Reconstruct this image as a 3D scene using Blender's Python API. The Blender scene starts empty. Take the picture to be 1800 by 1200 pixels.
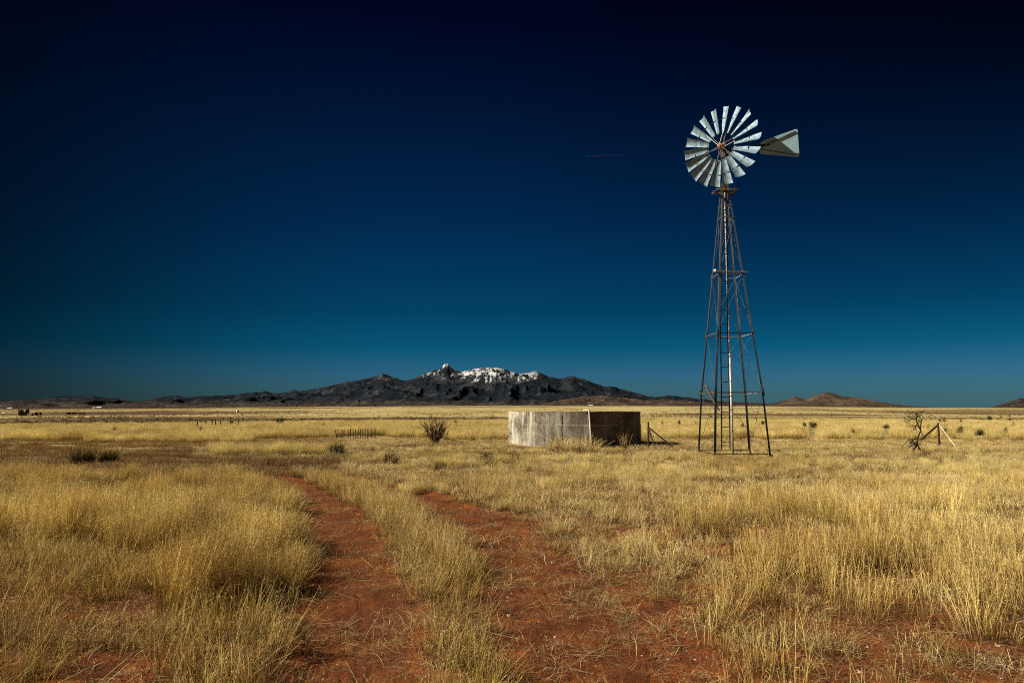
import bpy, math, random
import numpy as np
R = math.radians
sc = bpy.context.scene
C = sc.collection
rng = np.random.RandomState(7)
random.seed(7)

# ------------------------------------------------------------------ camera
EYE = 1.6
PITCH = math.atan(120 / 1200)
cd = bpy.data.cameras.new('camera'); cam = bpy.data.objects.new('camera', cd); C.objects.link(cam)
cd.sensor_width = 36; cd.lens = 24; cd.clip_start = 0.1; cd.clip_end = 90000
cam.location = (0, 0, EYE); cam.rotation_euler = (math.pi / 2 + PITCH, 0, 0)
sc.camera = cam

# ------------------------------------------------------------------ sky, sun, exposure
SUN_EL, SUN_AZ = 35, -103            # azimuth from +Y towards +X
w = bpy.data.worlds.new("World"); sc.world = w; w.use_nodes = True
nt = w.node_tree; bg = nt.nodes['Background']
sk = nt.nodes.new('ShaderNodeTexSky'); sk.sky_type = 'NISHITA'; sk.sun_disc = False
sk.sun_elevation = R(SUN_EL); sk.sun_rotation = R(SUN_AZ)
# the polarised, deep blue winter sky: the clear sky's colour filtered by height above the horizon
tc = nt.nodes.new('ShaderNodeTexCoord'); sp = nt.nodes.new('ShaderNodeSeparateXYZ')
nt.links.new(tc.outputs['Generated'], sp.inputs[0])
rp = nt.nodes.new('ShaderNodeValToRGB'); cr = rp.color_ramp
SKY = [(0.0, (.17, .40, .60)), (.017, (.115, .31, .50)), (.052, (.06, .26, .51)), (.087, (.008, .20, .385)),
       (.139, (.004, .137, .265)), (.259, (.003, .082, .19)), (.407, (.003, .036, .103)), (.515, (.003, .010, .05)), (.85, (.004, .008, .045))]
while len(cr.elements) < len(SKY): cr.elements.new(0.5)
for e, (p, c) in zip(cr.elements, SKY): e.position = p; e.color = (*c, 1)
nt.links.new(sp.outputs['Z'], rp.inputs[0])
mx = nt.nodes.new('ShaderNodeMix'); mx.data_type = 'RGBA'; mx.blend_type = 'MULTIPLY'; mx.inputs[0].default_value = 1
nt.links.new(sk.outputs[0], mx.inputs[6]); nt.links.new(rp.outputs[0], mx.inputs[7])
az = nt.nodes.new('ShaderNodeMapRange'); az.interpolation_type = 'SMOOTHSTEP'
az.inputs['From Min'].default_value = -0.75; az.inputs['From Max'].default_value = -0.12
az.inputs['To Min'].default_value = 0.06; az.inputs['To Max'].default_value = 1.02
nt.links.new(sp.outputs['X'], az.inputs['Value'])
m2 = nt.nodes.new('ShaderNodeMix'); m2.data_type = 'RGBA'; m2.blend_type = 'MULTIPLY'; m2.inputs[0].default_value = 1
nt.links.new(mx.outputs[2], m2.inputs[6]); nt.links.new(az.outputs[0], m2.inputs[7])
xz = nt.nodes.new('ShaderNodeMath'); xz.operation = 'MULTIPLY'; nt.links.new(sp.outputs['X'], xz.inputs[0]); nt.links.new(sp.outputs['Z'], xz.inputs[1])
az2 = nt.nodes.new('ShaderNodeMapRange'); az2.inputs['From Min'].default_value = 0.0; az2.inputs['From Max'].default_value = 0.27
az2.inputs['To Min'].default_value = 1.0; az2.inputs['To Max'].default_value = 0.15; nt.links.new(xz.outputs[0], az2.inputs['Value'])
m3 = nt.nodes.new('ShaderNodeMix'); m3.data_type = 'RGBA'; m3.blend_type = 'MULTIPLY'; m3.inputs[0].default_value = 1
nt.links.new(m2.outputs[2], m3.inputs[6]); nt.links.new(az2.outputs[0], m3.inputs[7])
nt.links.new(m3.outputs[2], bg.inputs[0]); bg.inputs[1].default_value = 0.073

sl = bpy.data.lights.new('sun', 'SUN'); so = bpy.data.objects.new('sun', sl); C.objects.link(so)
sl.energy = 5.0; sl.angle = R(0.5); sl.color = (1.0, .925, .745)
from mathutils import Vector, Matrix
SUN = Vector((math.sin(R(SUN_AZ)) * math.cos(R(SUN_EL)), math.cos(R(SUN_AZ)) * math.cos(R(SUN_EL)), math.sin(R(SUN_EL))))
so.rotation_euler = SUN.to_track_quat('Z', 'Y').to_euler()
sc.view_settings.view_transform = 'Standard'; sc.view_settings.look = 'None'
sc.view_settings.exposure = 0.42; sc.view_settings.gamma = 1; sc.view_settings.use_curve_mapping = False
sc.render.engine = 'CYCLES'
sc.cycles.use_denoising = False; sc.cycles.filter_width = 1.05; sc.cycles.sample_clamp_indirect = 4
sc.cycles.max_bounces = 6; sc.cycles.transparent_max_bounces = 16

# ------------------------------------------------------------------ photograph <-> world
cP, sP = math.cos(PITCH), math.sin(PITCH)
def ray(px, py):
    a = (np.asarray(px, float) - 900) / 1200; b = (600 - np.asarray(py, float)) / 1200
    return a, cP - b * sP, sP + b * cP
def on_ground(px, py, z=0.0):
    x, y, zz = ray(px, py); k = (z - EYE) / zz
    return x * k, y * k
def at_depth(px, py, Y):
    x, y, z = ray(px, py); k = Y / y
    return Vector((float(x * k), float(Y), float(EYE + z * k)))
def to_px(x, y, z=0.0):
    dep = y * cP + (z - EYE) * sP; up = -y * sP + (z - EYE) * cP
    return 900 + 1200 * x / dep, 600 - 1200 * up / dep
def elev(py):                       # tangent of elevation of a photograph row near the middle
    return (720.0 - np.asarray(py, float)) / 1200

# ------------------------------------------------------------------ noise
def _h(ix, iy, s):
    n = (ix.astype(np.int64) * 374761393 + iy.astype(np.int64) * 668265263 + s * 982451653) & 0x7fffffff
    n = ((n ^ (n >> 13)) * 1274126177) & 0x7fffffff
    n = (n ^ (n >> 16)) * 2246822519 & 0x7fffffff
    return (n & 0xffff) / 65535.0
def vn(x, y, s=0):
    x = np.asarray(x, float); y = np.asarray(y, float)
    ix, iy = np.floor(x), np.floor(y); fx, fy = x - ix, y - iy
    fx = fx * fx * fx * (fx * (fx * 6 - 15) + 10); fy = fy * fy * fy * (fy * (fy * 6 - 15) + 10)
    a, b, c, d = _h(ix, iy, s), _h(ix + 1, iy, s), _h(ix, iy + 1, s), _h(ix + 1, iy + 1, s)
    return (a * (1 - fx) + b * fx) * (1 - fy) + (c * (1 - fx) + d * fx) * fy
def fbm(x, y, o=4, s=0, g=.5):
    t = 0; a = 1; n = 0
    for i in range(o):
        t = t + a * vn(x * 2 ** i + 17.3 * i, y * 2 ** i + 9.1 * i, s + i); n += a; a *= g
    return t / n
def ridged(x, y, o=5, s=0, g=.55):
    t = 0; a = 1; n = 0; wgt = 1
    for i in range(o):
        v = 1 - np.abs(2 * vn(x * 2 ** i + 7.7 * i, y * 2 ** i + 3.1 * i, s + i) - 1); v = v * v * wgt
        wgt = np.clip(v * 1.6, 0, 1); t = t + a * v; n += a; a *= g
    return t / n
def sstep(a, b, x):
    t = np.clip((x - a) / (b - a), 0, 1); return t * t * (3 - 2 * t)

# ------------------------------------------------------------------ tracks (centre lines through ground points)
RUT_L = [(500, 843), (520, 853), (548, 868), (573, 885), (598, 915), (612, 960), (625, 1020), (635, 1090), (625, 1200), (610, 1330)]
RUT_R = [(590, 838), (640, 850), (690, 862), (760, 885), (835, 925), (905, 985), (975, 1060), (1040, 1150), (1075, 1250), (1090, 1380)]
def curve(pts, n=300):
    P = np.array([on_ground(a, b) for a, b in pts]); P = P.reshape(-1, 2)
    t = np.arange(len(P)); tt = np.linspace(0, len(P) - 1, n)
    # Catmull-Rom
    out = []
    for u in tt:
        i = min(int(u), len(P) - 2); f = u - i
        p0, p1, p2, p3 = P[max(i - 1, 0)], P[i], P[i + 1], P[min(i + 2, len(P) - 1)]
        out.append(.5 * ((2 * p1) + (-p0 + p2) * f + (2 * p0 - 5 * p1 + 4 * p2 - p3) * f * f + (-p0 + 3 * p1 - 3 * p2 + p3) * f ** 3))
    return np.array(out)
CL, CR_ = curve(RUT_L), curve(RUT_R)
def dist_curve(x, y, Cv):
    x = np.asarray(x, float); y = np.asarray(y, float); sh = x.shape; x = x.ravel(); y = y.ravel()
    d = np.full(x.shape, 1e9)
    for a, b in Cv[::2]: d = np.minimum(d, (x - a) ** 2 + (y - b) ** 2)
    return np.sqrt(d).reshape(sh)
def rut_w(x, y):                    # >0 inside a rut, in metres from its edge
    hw = .40 + .30 * (fbm(x * 1.3, y * 1.3, 4, 40, .65) - .5) * 2
    near = (np.asarray(y) < 22)
    a = hw - dist_curve(x, y, CL); b = (hw + .08 + .22 * sstep(8, 5, np.asarray(y, float))) - dist_curve(x, y, CR_)
    return np.where(near, np.maximum(a, b), -1)

# ------------------------------------------------------------------ terrain height
EDGE_X = [-900, 0, 150, 300, 600, 850, 1100, 1350, 1600, 1800, 2700]
EDGE_Y = [719, 718.5, 718, 717, 714.6, 713.2, 713.6, 714.2, 716.8, 717.6, 718]
def px_of_az(x, y):
    y = np.maximum(y, 1e-3); return 900 + 1200 * x / y
def height(x, y, rut=True):
    x = np.asarray(x, float); y = np.asarray(y, float)
    r = np.hypot(x, y); front = y > 1
    px = np.clip(px_of_az(x, np.maximum(y, .3 * r + .01)), -900, 2700)
    crest = np.interp(px, [-300, 300, 900, 1500, 2100], [62, 66, 80, 92, 98])
    d = np.maximum(r, 1e-3)
    ld = np.log(d)
    ed = np.interp(px, EDGE_X, EDGE_Y)
    # photograph row of the far plain at distance d
    yv = np.interp(ld, np.log([130, 260, 450, 800, 1500]), [0, .30, .55, .80, 1.0])
    yv = 743.5 + (ed - 743.5) * yv
    und = (fbm(x / 160, y / 260, 4, 3) - .5) * 7 * sstep(130, 260, d) * (1 - sstep(900, 1500, d))
    yv = yv + und
    yv = np.where(d > 1500, ed + 2.5 * sstep(1500, 2600, d), yv)
    zf = EYE + (720 - yv) / 1200 * d
    dip = -np.clip(d - crest, 0, None) * .045
    zfar = np.where(d < 130, np.nan, zf)
    z130 = EYE + (720 - 743.5) / 1200 * 130 - .6
    k = sstep(crest, 130, d)
    z = np.where(d < crest, 0, np.where(d < 130, k * z130, zf - .6 * (1 - sstep(130, 200, d))))
    near = (1 - sstep(30, 120, d))
    z = z + near * ((fbm(x * .35, y * .35, 3, 11) - .5) * .10)
    z = z + near * (1 - sstep(10, 30, d)) * ((fbm(x * 2.2, y * 2.2, 4, 12) - .5) * .06 + (fbm(x * 9, y * 9, 3, 14) - .5) * .022)
    if rut:
        q = sstep(-.12, .15, rut_w(x, y)); z = z - .035 * q
    return z
def hz(x, y): return float(height(np.array([x]), np.array([y]))[0])

# ------------------------------------------------------------------ materials
def new_mat(name):
    m = bpy.data.materials.new(name); m.use_nodes = True
    n = m.node_tree.nodes; b = n['Principled BSDF']; b.inputs['Specular IOR Level'].default_value = .2
    return m, m.node_tree, n, b
def N(nt, t, **kw):
    x = nt.nodes.new(t)
    for k, v in kw.items(): setattr(x, k, v)
    return x
def noise_n(nt, vec, scale, detail=4, rough=.55, mapping=None):
    if mapping:
        mp = N(nt, 'ShaderNodeMapping'); mp.inputs['Scale'].default_value = mapping; nt.links.new(vec, mp.inputs[0]); vec = mp.outputs[0]
    t = N(nt, 'ShaderNodeTexNoise'); t.inputs['Scale'].default_value = scale; t.inputs['Detail'].default_value = detail
    t.inputs['Roughness'].default_value = rough; nt.links.new(vec, t.inputs['Vector']); return t.outputs['Fac']
def ramp_n(nt, fac, stops):
    r = N(nt, 'ShaderNodeValToRGB'); e = r.color_ramp.elements
    while len(e) < len(stops): e.new(.5)
    for q, (p, c) in zip(e, stops): q.position = p; q.color = (*c, 1) if len(c) == 3 else c
    nt.links.new(fac, r.inputs[0]); return r.outputs[0]
def mix_n(nt, fac, a, b, mode='MIX'):
    m = N(nt, 'ShaderNodeMix', data_type='RGBA', blend_type=mode)
    for s, v in ((0, fac), (6, a), (7, b)):
        if hasattr(v, 'links'): nt.links.new(v, m.inputs[s])
        else: m.inputs[s].default_value = v if s == 0 else (*v, 1)
    return m.outputs[2]
def attr_n(nt, name, typ='GEOMETRY'):
    a = N(nt, 'ShaderNodeAttribute', attribute_name=name, attribute_type=typ); return a
def math_n(nt, op, a, b=0.0, clamp=False):
    m = N(nt, 'ShaderNodeMath', operation=op); m.use_clamp = clamp
    for i, v in enumerate((a, b)):
        if hasattr(v, 'links'): nt.links.new(v, m.inputs[i])
        else: m.inputs[i].default_value = v
    return m.outputs[0]
def bump_n(nt, b, h, strength=.5, dist=.02):
    bp = N(nt, 'ShaderNodeBump'); bp.inputs['Strength'].default_value = strength; bp.inputs['Distance'].default_value = dist
    nt.links.new(h, bp.inputs['Height']); nt.links.new(bp.outputs[0], b.inputs['Normal'])
def coord(nt, which='Object'):
    return N(nt, 'ShaderNodeTexCoord').outputs[which]

def simple(name, stops, scale=8, mapping=None, rough=.8, metal=0, bump=.3, dist=.01, detail=5):
    m, t, n, b = new_mat(name)
    f = noise_n(t, coord(t), scale, detail, .6, mapping)
    t.links.new(ramp_n(t, f, stops), b.inputs['Base Color'])
    b.inputs['Roughness'].default_value = rough; b.inputs['Metallic'].default_value = metal
    if bump: bump_n(t, b, f, bump, dist)
    return m

def grass_mat(name, cols, base, transl=.12, tip=None, vr=.85):
    """cols: colours picked at random per tuft; base: brown of the stem bases, darkened to paint shade between stems."""
    m, t, n, b = new_mat(name)
    oi = N(t, 'ShaderNodeObjectInfo')
    col = ramp_n(t, oi.outputs['Random'], [((i + .5) / len(cols), c) for i, c in enumerate(cols)])
    geo = N(t, 'ShaderNodeNewGeometry')
    f = noise_n(t, geo.outputs['Position'], .35, 3)
    col = mix_n(t, math_n(t, 'MULTIPLY', ramp_n(t, f, [(.42, (0, 0, 0)), (.62, (1, 1, 1))]), .45), col, tuple(c * k for c, k in zip(cols[0], (.72, .66, .6))))
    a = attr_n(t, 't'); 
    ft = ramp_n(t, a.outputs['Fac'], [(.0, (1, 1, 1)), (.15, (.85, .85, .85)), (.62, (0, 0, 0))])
    col = mix_n(t, math_n(t, 'MULTIPLY', ft, .96), col, base)  # base brown plus painted shade on the lower stems
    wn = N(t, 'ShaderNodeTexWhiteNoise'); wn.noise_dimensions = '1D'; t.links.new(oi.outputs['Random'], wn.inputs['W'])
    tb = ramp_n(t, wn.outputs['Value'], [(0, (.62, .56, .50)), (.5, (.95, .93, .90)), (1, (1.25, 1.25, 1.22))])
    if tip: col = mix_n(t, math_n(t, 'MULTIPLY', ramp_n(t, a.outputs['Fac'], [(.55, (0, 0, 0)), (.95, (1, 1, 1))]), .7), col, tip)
    v = attr_n(t, 'v')
    vv = ramp_n(t, v.outputs['Fac'], [(0, tuple(1 - vr * q for q in (.60, .64, .68))), (.5, (.95, .93, .9)), (1, tuple(1 + vr * q for q in (.40, .44, .48)))])
    col = mix_n(t, 1.0, col, vv, 'MULTIPLY'); col = mix_n(t, 1.0, col, tb, 'MULTIPLY')
    pn = noise_n(t, geo.outputs['Position'], .22, 4, .6, (1, 1.6, 1)); col = mix_n(t, 1.0, col, ramp_n(t, pn, [(.36, (.74, .64, .54)), (.50, (1, .99, .96)), (.64, (1.12, 1.14, 1.12))]), 'MULTIPLY')
    out = n['Material Output']; df = N(t, 'ShaderNodeBsdfDiffuse'); tr = N(t, 'ShaderNodeBsdfTranslucent'); ms = N(t, 'ShaderNodeMixShader')
    t.links.new(col, df.inputs[0]); t.links.new(col, tr.inputs[0]); ms.inputs[0].default_value = transl
    t.links.new(df.outputs[0], ms.inputs[1]); t.links.new(tr.outputs[0], ms.inputs[2]); t.links.new(ms.outputs[0], out.inputs[0])
    return m

M = {}
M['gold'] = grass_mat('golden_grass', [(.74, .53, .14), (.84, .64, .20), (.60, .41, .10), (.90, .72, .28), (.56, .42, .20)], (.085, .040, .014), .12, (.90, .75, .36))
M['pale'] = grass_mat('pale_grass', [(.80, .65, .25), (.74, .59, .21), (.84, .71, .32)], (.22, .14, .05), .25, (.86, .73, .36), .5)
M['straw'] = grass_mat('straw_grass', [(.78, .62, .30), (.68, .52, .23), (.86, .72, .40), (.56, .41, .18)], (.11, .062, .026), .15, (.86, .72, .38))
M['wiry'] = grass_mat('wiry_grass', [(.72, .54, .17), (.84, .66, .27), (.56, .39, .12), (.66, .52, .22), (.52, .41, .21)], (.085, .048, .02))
M['brown'] = grass_mat('brown_grass', [(.42, .29, .14), (.36, .24, .11), (.50, .36, .18)], (.18, .10, .05))
M['grey'] = grass_mat('grey_litter', [(.64, .48, .25), (.48, .35, .17), (.76, .61, .36), (.36, .25, .12)], (.3, .22, .12), .15)
M['darkgrass'] = grass_mat('dark_grass', [(.035, .026, .012), (.06, .042, .018)], (.02, .013, .008), .2)

# ------------------------------------------------------------------ object helpers
def me_np(name, V, F, attrs=None, smooth=False):
    me = bpy.data.meshes.new(name); V = np.asarray(V, np.float32); 
    if isinstance(F, np.ndarray):
        nf, k = F.shape; me.vertices.add(len(V)); me.vertices.foreach_set('co', V.ravel())
        me.loops.add(nf * k); me.loops.foreach_set('vertex_index', F.astype(np.int32).ravel())
        me.polygons.add(nf); me.polygons.foreach_set('loop_start', np.arange(0, nf * k, k, dtype=np.int32)); me.polygons.foreach_set('loop_total', np.full(nf, k, np.int32))
        me.update(calc_edges=True)
    else: me.from_pydata([tuple(map(float, v)) for v in V], [], F)
    for k, a in (attrs or {}).items():
        t = me.attributes.new(k, 'FLOAT', 'POINT'); t.data.foreach_set('value', np.asarray(a, np.float32))
    if smooth: me.polygons.foreach_set('use_smooth', np.ones(len(me.polygons), bool))
    return me
def link(name, me, m=None, parent=None, **props):
    o = bpy.data.objects.new(name, me); C.objects.link(o)
    if m is not None and me is not None and not len(me.materials): me.materials.append(m)
    if parent: o.parent = parent
    for k, v in props.items(): o[k] = v
    return o
def thing(name, label, cat, loc=(0, 0, 0), rotz=0, group=None):
    o = bpy.data.objects.new(name, None); C.objects.link(o); o.location = loc; o.rotation_euler = (0, 0, rotz)
    o.empty_display_size = .2; o['label'] = label; o['category'] = cat
    if group: o['group'] = group
    return o
class MB:
    def __init__(s): s.v = []; s.f = []
    def add(s, V, F):
        k = len(s.v); s.v += [Vector(p) for p in V]; s.f += [[i + k for i in f] for f in F]; return s
    def box(s, c, size, rot=None):
        c = Vector(c); hx, hy, hz_ = [q / 2 for q in size]; P = []
        for z in (-hz_, hz_):
            for x, y in ((-hx, -hy), (hx, -hy), (hx, hy), (-hx, hy)):
                p = Vector((x, y, z)); p = (rot @ p) if rot else p; P.append(c + p)
        return s.add(P, [(0, 3, 2, 1), (4, 5, 6, 7), (0, 1, 5, 4), (1, 2, 6, 5), (2, 3, 7, 6), (3, 0, 4, 7)])
    def beam(s, a, b, wx, wy=None, up=Vector((0, 0, 1))):      # rectangular bar from a to b
        a, b = Vector(a), Vector(b); d = b - a; L = d.length; d.normalize()
        if abs(d.dot(up)) > .99: up = Vector((0, 1, 0))
        x = d.cross(up).normalized(); y = x.cross(d)
        rot = Matrix((x, y, d)).transposed(); return s.box((a + b) / 2, (wx, wy or wx, L), rot)
    def angle_iron(s, a, b, wd, th, dx, dy):                    # L profile, flanges towards dx and dy
        a, b, dx, dy = map(Vector, (a, b, dx, dy))
        pr = [Vector((0, 0)), Vector((wd, 0)), Vector((wd, th)), Vector((th, th)), Vector((th, wd)), Vector((0, wd))]
        P = [q + dx * p.x + dy * p.y for q in (a, b) for p in pr]
        F = [(i, (i + 1) % 6, (i + 1) % 6 + 6, i + 6) for i in range(6)] + [(5, 4, 3, 2, 1, 0), (6, 7, 8, 9, 10, 11)]
        return s.add(P, F)
    def tube(s, pts, rad, n=8, cap=True):
        pts = [Vector(p) for p in pts]; rad = rad if hasattr(rad, '__len__') else [rad] * len(pts)
        k = len(s.v); ref = None
        for i, p in enumerate(pts):
            d = (pts[min(i + 1, len(pts) - 1)] - pts[max(i - 1, 0)]).normalized()
            if ref is None: ref = d.orthogonal().normalized()
            x = (ref - d * ref.dot(d)).normalized(); y = d.cross(x); ref = x
            for j in range(n):
                a = 2 * math.pi * j / n; s.v.append(p + (x * math.cos(a) + y * math.sin(a)) * rad[i])
        for i in range(len(pts) - 1):
            for j in range(n):
                a = k + i * n + j; b = k + i * n + (j + 1) % n; s.f.append([a, b, b + n, a + n])
        if cap: s.f.append([k + j for j in range(n)][::-1]); s.f.append([k + (len(pts) - 1) * n + j for j in range(n)])
        return s
    def obj(s, name, m, parent=None, origin=None, smooth=False, **props):
        me = bpy.data.meshes.new(name); o0 = Vector(origin) if origin is not None else Vector((0, 0, 0))
        me.from_pydata([tuple(v - o0) for v in s.v], [], s.f); me.update()
        if smooth: me.polygons.foreach_set('use_smooth', np.ones(len(me.polygons), bool))
        o = link(name, me, m, parent, **props); o.location = o0; return o
def copy_tree(o, parent=None):
    c = o.copy(); C.objects.link(c)
    if parent is not None: c.parent = parent
    for ch in list(o.children): copy_tree(ch, c)
    return c

# ================================================================== GROUND
th_f = np.radians(np.linspace(-58, 58, 640)); th_b = np.radians(np.linspace(58, 302, 62)[1:-1])
TH = np.concatenate([th_f, th_b])
rr = np.concatenate([np.geomspace(.4, 3, 14)[:-1], np.linspace(3, 13, 300)[:-1], np.geomspace(13, 60, 150)[:-1], np.geomspace(60, 2600, 130)[:-1], np.geomspace(2600, 22000, 14)])
TT, RR = np.meshgrid(TH, rr); GX = RR * np.sin(TT); GY = RR * np.cos(TT); GZ = height(GX, GY)
nr, nth = GX.shape
I = np.arange(nr * nth).reshape(nr, nth); J = np.roll(I, -1, 1)
F = np.stack([I[:-1], J[:-1], J[1:], I[1:]], -1).reshape(-1, 4)[:, ::-1]
V = np.stack([GX, GY, GZ], -1).reshape(-1, 3)
c0 = len(V); V = np.vstack([V, [[0, 0, hz(.01, .01)]]])
gpx, gpy = to_px(GX, np.maximum(GY, .5), 0)
dist = RR
# 'grassy' = straw-covered share of the soil; 'tone' = pale meadow (1) to brown range (0) far off
litter = sstep(.42, .68, fbm(GX * .8, GY * .8, 4, 21)) * .7
grassy = np.clip(litter * sstep(5, 14, dist) + sstep(13, 24, dist), 0, 1)
grassy = grassy * (1 - sstep(-.15, .1, rut_w(GX, GY)))
ld = np.log(np.maximum(dist, 1))
streak = fbm(GX / np.maximum(dist, 1) * 3 + 3 + ld * .5, ld * 4.5, 5, 31, .6)
tone = sstep(.36, .60, streak + .10 * sstep(-.5, .3, GX / np.maximum(dist, 1)) - .03)
gp2 = px_of_az(GX, np.maximum(GY, .3 * RR + .01))
brownleft = (1 - sstep(150, 520, gp2)) * sstep(250, 700, dist) * .55
band = np.exp(-((ld - math.log(230)) / .35) ** 2) * .50       # brown drainage below the far rise
tone = np.clip(tone * .6 + .33 - brownleft * .8 - band * (.6 + .5 * streak), 0, 1)
tone = np.where(dist < 110, .78, tone)
midl = (1 - sstep(480, 640, gpx)) * sstep(14, 18, dist) * (1 - sstep(29, 33, dist))
tone = np.where((dist < 110), .42 + .34 * sstep(30, 36, dist) - .22 * midl, tone)
brown_soil_end = np.r_[tone.ravel(), .5]; gr = np.r_[grassy.ravel(), 0]
fan = np.stack([np.full(nth, c0), J[0], I[0]], 1)
me = bpy.data.meshes.new('ground')
me.vertices.add(len(V)); me.vertices.foreach_set('co', V.astype(np.float32).ravel())
nq, ntr = len(F), len(fan)
me.loops.add(nq * 4 + ntr * 3); me.loops.foreach_set('vertex_index', np.concatenate([F.ravel(), fan[:, ::-1].ravel()]).astype(np.int32))
me.polygons.add(nq + ntr)
me.polygons.foreach_set('loop_start', np.concatenate([np.arange(nq) * 4, nq * 4 + np.arange(ntr) * 3]).astype(np.int32))
me.polygons.foreach_set('loop_total', np.concatenate([np.full(nq, 4), np.full(ntr, 3)]).astype(np.int32))
me.update(calc_edges=True)
for k, a in (('tone', brown_soil_end), ('grassy', gr)):
    t = me.attributes.new(k, 'FLOAT', 'POINT'); t.data.foreach_set('value', a.astype(np.float32))
me.polygons.foreach_set('use_smooth', np.ones(len(me.polygons), bool))

def soil_color(t):
    P = N(t, 'ShaderNodeNewGeometry').outputs['Position']
    a = noise_n(t, P, 2.3, 7, .72); b = noise_n(t, P, 40, 4, .7)
    c = ramp_n(t, a, [(.3, (.055, .016, .006)), (.45, (.135, .036, .010)), (.55, (.20, .054, .013)), (.7, (.29, .088, .022))])
    d = ramp_n(t, b, [(.35, (.6, .55, .5)), (.5, (1, 1, 1)), (.66, (1.25, 1.25, 1.3))])
    c = mix_n(t, 1.0, c, d, 'MULTIPLY')
    # tiny pale grit and dark crumbs
    g = noise_n(t, P, 140, 2, .5); gm = ramp_n(t, g, [(.70, (0, 0, 0)), (.76, (1, 1, 1))])
    c = mix_n(t, math_n(t, 'MULTIPLY', gm, .55), c, (.42, .26, .15))
    k = ramp_n(t, noise_n(t, P, 70, 3, .6), [(.28, (1, 1, 1)), (.36, (0, 0, 0))])
    c = mix_n(t, math_n(t, 'MULTIPLY', k, .75), c, (.045, .02, .01))
    return c, P, a, b
gm, t, n, b = new_mat('ground')
col, P, na, nb = soil_color(t)
tone_a = attr_n(t, 'tone').outputs['Fac']; gr_a = attr_n(t, 'grassy').outputs['Fac']
f0 = noise_n(t, P, .009, 5, .65, (1, .45, 1)); f1 = noise_n(t, P, .05, 6, .7, (1, .35, 1)); f2 = noise_n(t, P, .6, 6, .75, (1, .5, 1)); f3 = noise_n(t, P, 12, 4, .7)
tt = math_n(t, 'ADD', tone_a, math_n(t, 'ADD', math_n(t, 'MULTIPLY', math_n(t, 'SUBTRACT', f1, .5), 1.2), math_n(t, 'MULTIPLY', math_n(t, 'SUBTRACT', f0, .5), 2.2)))
tt = math_n(t, 'ADD', tt, math_n(t, 'MULTIPLY', math_n(t, 'SUBTRACT', f2, .5), .9), True)
far = ramp_n(t, tt, [(.0, (.10, .055, .028)), (.3, (.20, .125, .055)), (.6, (.42, .31, .13)), (1, (.62, .50, .23))])
lit = ramp_n(t, f3, [(.3, (.5, .48, .45)), (.7, (1.2, 1.2, 1.15))])
far = mix_n(t, 1.0, far, lit, 'MULTIPLY')
gg = math_n(t, 'ADD', gr_a, math_n(t, 'MULTIPLY', math_n(t, 'SUBTRACT', noise_n(t, P, 9, 5, .75), .5), 1.2))
gg = ramp_n(t, gg, [(.35, (0, 0, 0)), (.65, (1, 1, 1))])
t.links.new(mix_n(t, gg, col, far), b.inputs['Base Color'])
b.inputs['Roughness'].default_value = .95
hh = math_n(t, 'ADD', math_n(t, 'MULTIPLY', nb, .5), math_n(t, 'MULTIPLY', f3, 1.0))
bump_n(t, b, hh, .9, .03)
link('ground', me, gm, kind='structure')

# dirt track: the two compacted wheel ruts, a sheet just above the soil
tm, t, n, b = new_mat('packed_red_soil')
col, P, na, nb = soil_color(t)
col = mix_n(t, .25, col, (.24, .076, .018)); t.links.new(col, b.inputs['Base Color']); b.inputs['Roughness'].default_value = .9
bump_n(t, b, math_n(t, 'ADD', nb, math_n(t, 'MULTIPLY', noise_n(t, P, 90, 3, .7), .5)), 1.0, .03)
def rut_mesh(Cv, hw, seed):
    seg = np.hypot(*(np.diff(Cv, axis=0).T)); s = np.r_[0, np.cumsum(seg)]; 
    S = np.linspace(0, s[-1], int(s[-1] / .03)); cx = np.interp(S, s, Cv[:, 0]); cy = np.interp(S, s, Cv[:, 1])
    tx, ty = np.gradient(cx), np.gradient(cy); L = np.hypot(tx, ty); nx, ny = -ty / L, tx / L
    m = 37; W = np.linspace(-1, 1, m)
    wl = hw * (.80 + 1.1 * (fbm(S * 1.3, S * 0, 5, seed, .7) - .5)); wr = hw * (.80 + 1.1 * (fbm(S * 1.3, S * 0 + 5, 5, seed + 9, .7) - .5))
    ww = np.where(W[None] < 0, wl[:, None] * W[None], wr[:, None] * W[None])
    X = cx[:, None] + nx[:, None] * ww; Y = cy[:, None] + ny[:, None] * ww
    Z = height(X, Y) + .006
    edge = sstep(.75, 1.0, np.abs(W))[None]
    Z = Z + (fbm(X * 14, Y * 14, 3, 77) - .5) * .012 * (1 - edge) - edge * .03
    # tyre tread: shallow parallel grooves slanted over the near part
    Sx = S[:, None] + 0 * ww; g = np.cos(2 * math.pi * (ww + .10 * 0) / .085)
    trd = (np.exp(-((ww + hw * .25) / (.20)) ** 4)) * sstep(.35, .6, fbm(X * 2 + 5, Y * 2, 2, 5)) * (Y < 6.5)
    Z = Z - trd * np.clip(g - .55, 0, 1) * .03
    k = np.arange(X.size).reshape(X.shape)
    F = np.stack([k[:-1, :-1], k[1:, :-1], k[1:, 1:], k[:-1, 1:]], -1).reshape(-1, 4)
    return np.stack([X, Y, Z], -1).reshape(-1, 3), F
V1, F1 = rut_mesh(CL, .50, 61); V2, F2 = rut_mesh(CR_, .56, 67)
me = me_np('dirt_track', np.vstack([V1, V2]), np.vstack([F1, F2 + len(V1)]), smooth=True)
if me.polygons[0].normal.z < 0: me.flip_normals()
link('dirt_track', me, tm, kind='structure')

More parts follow.
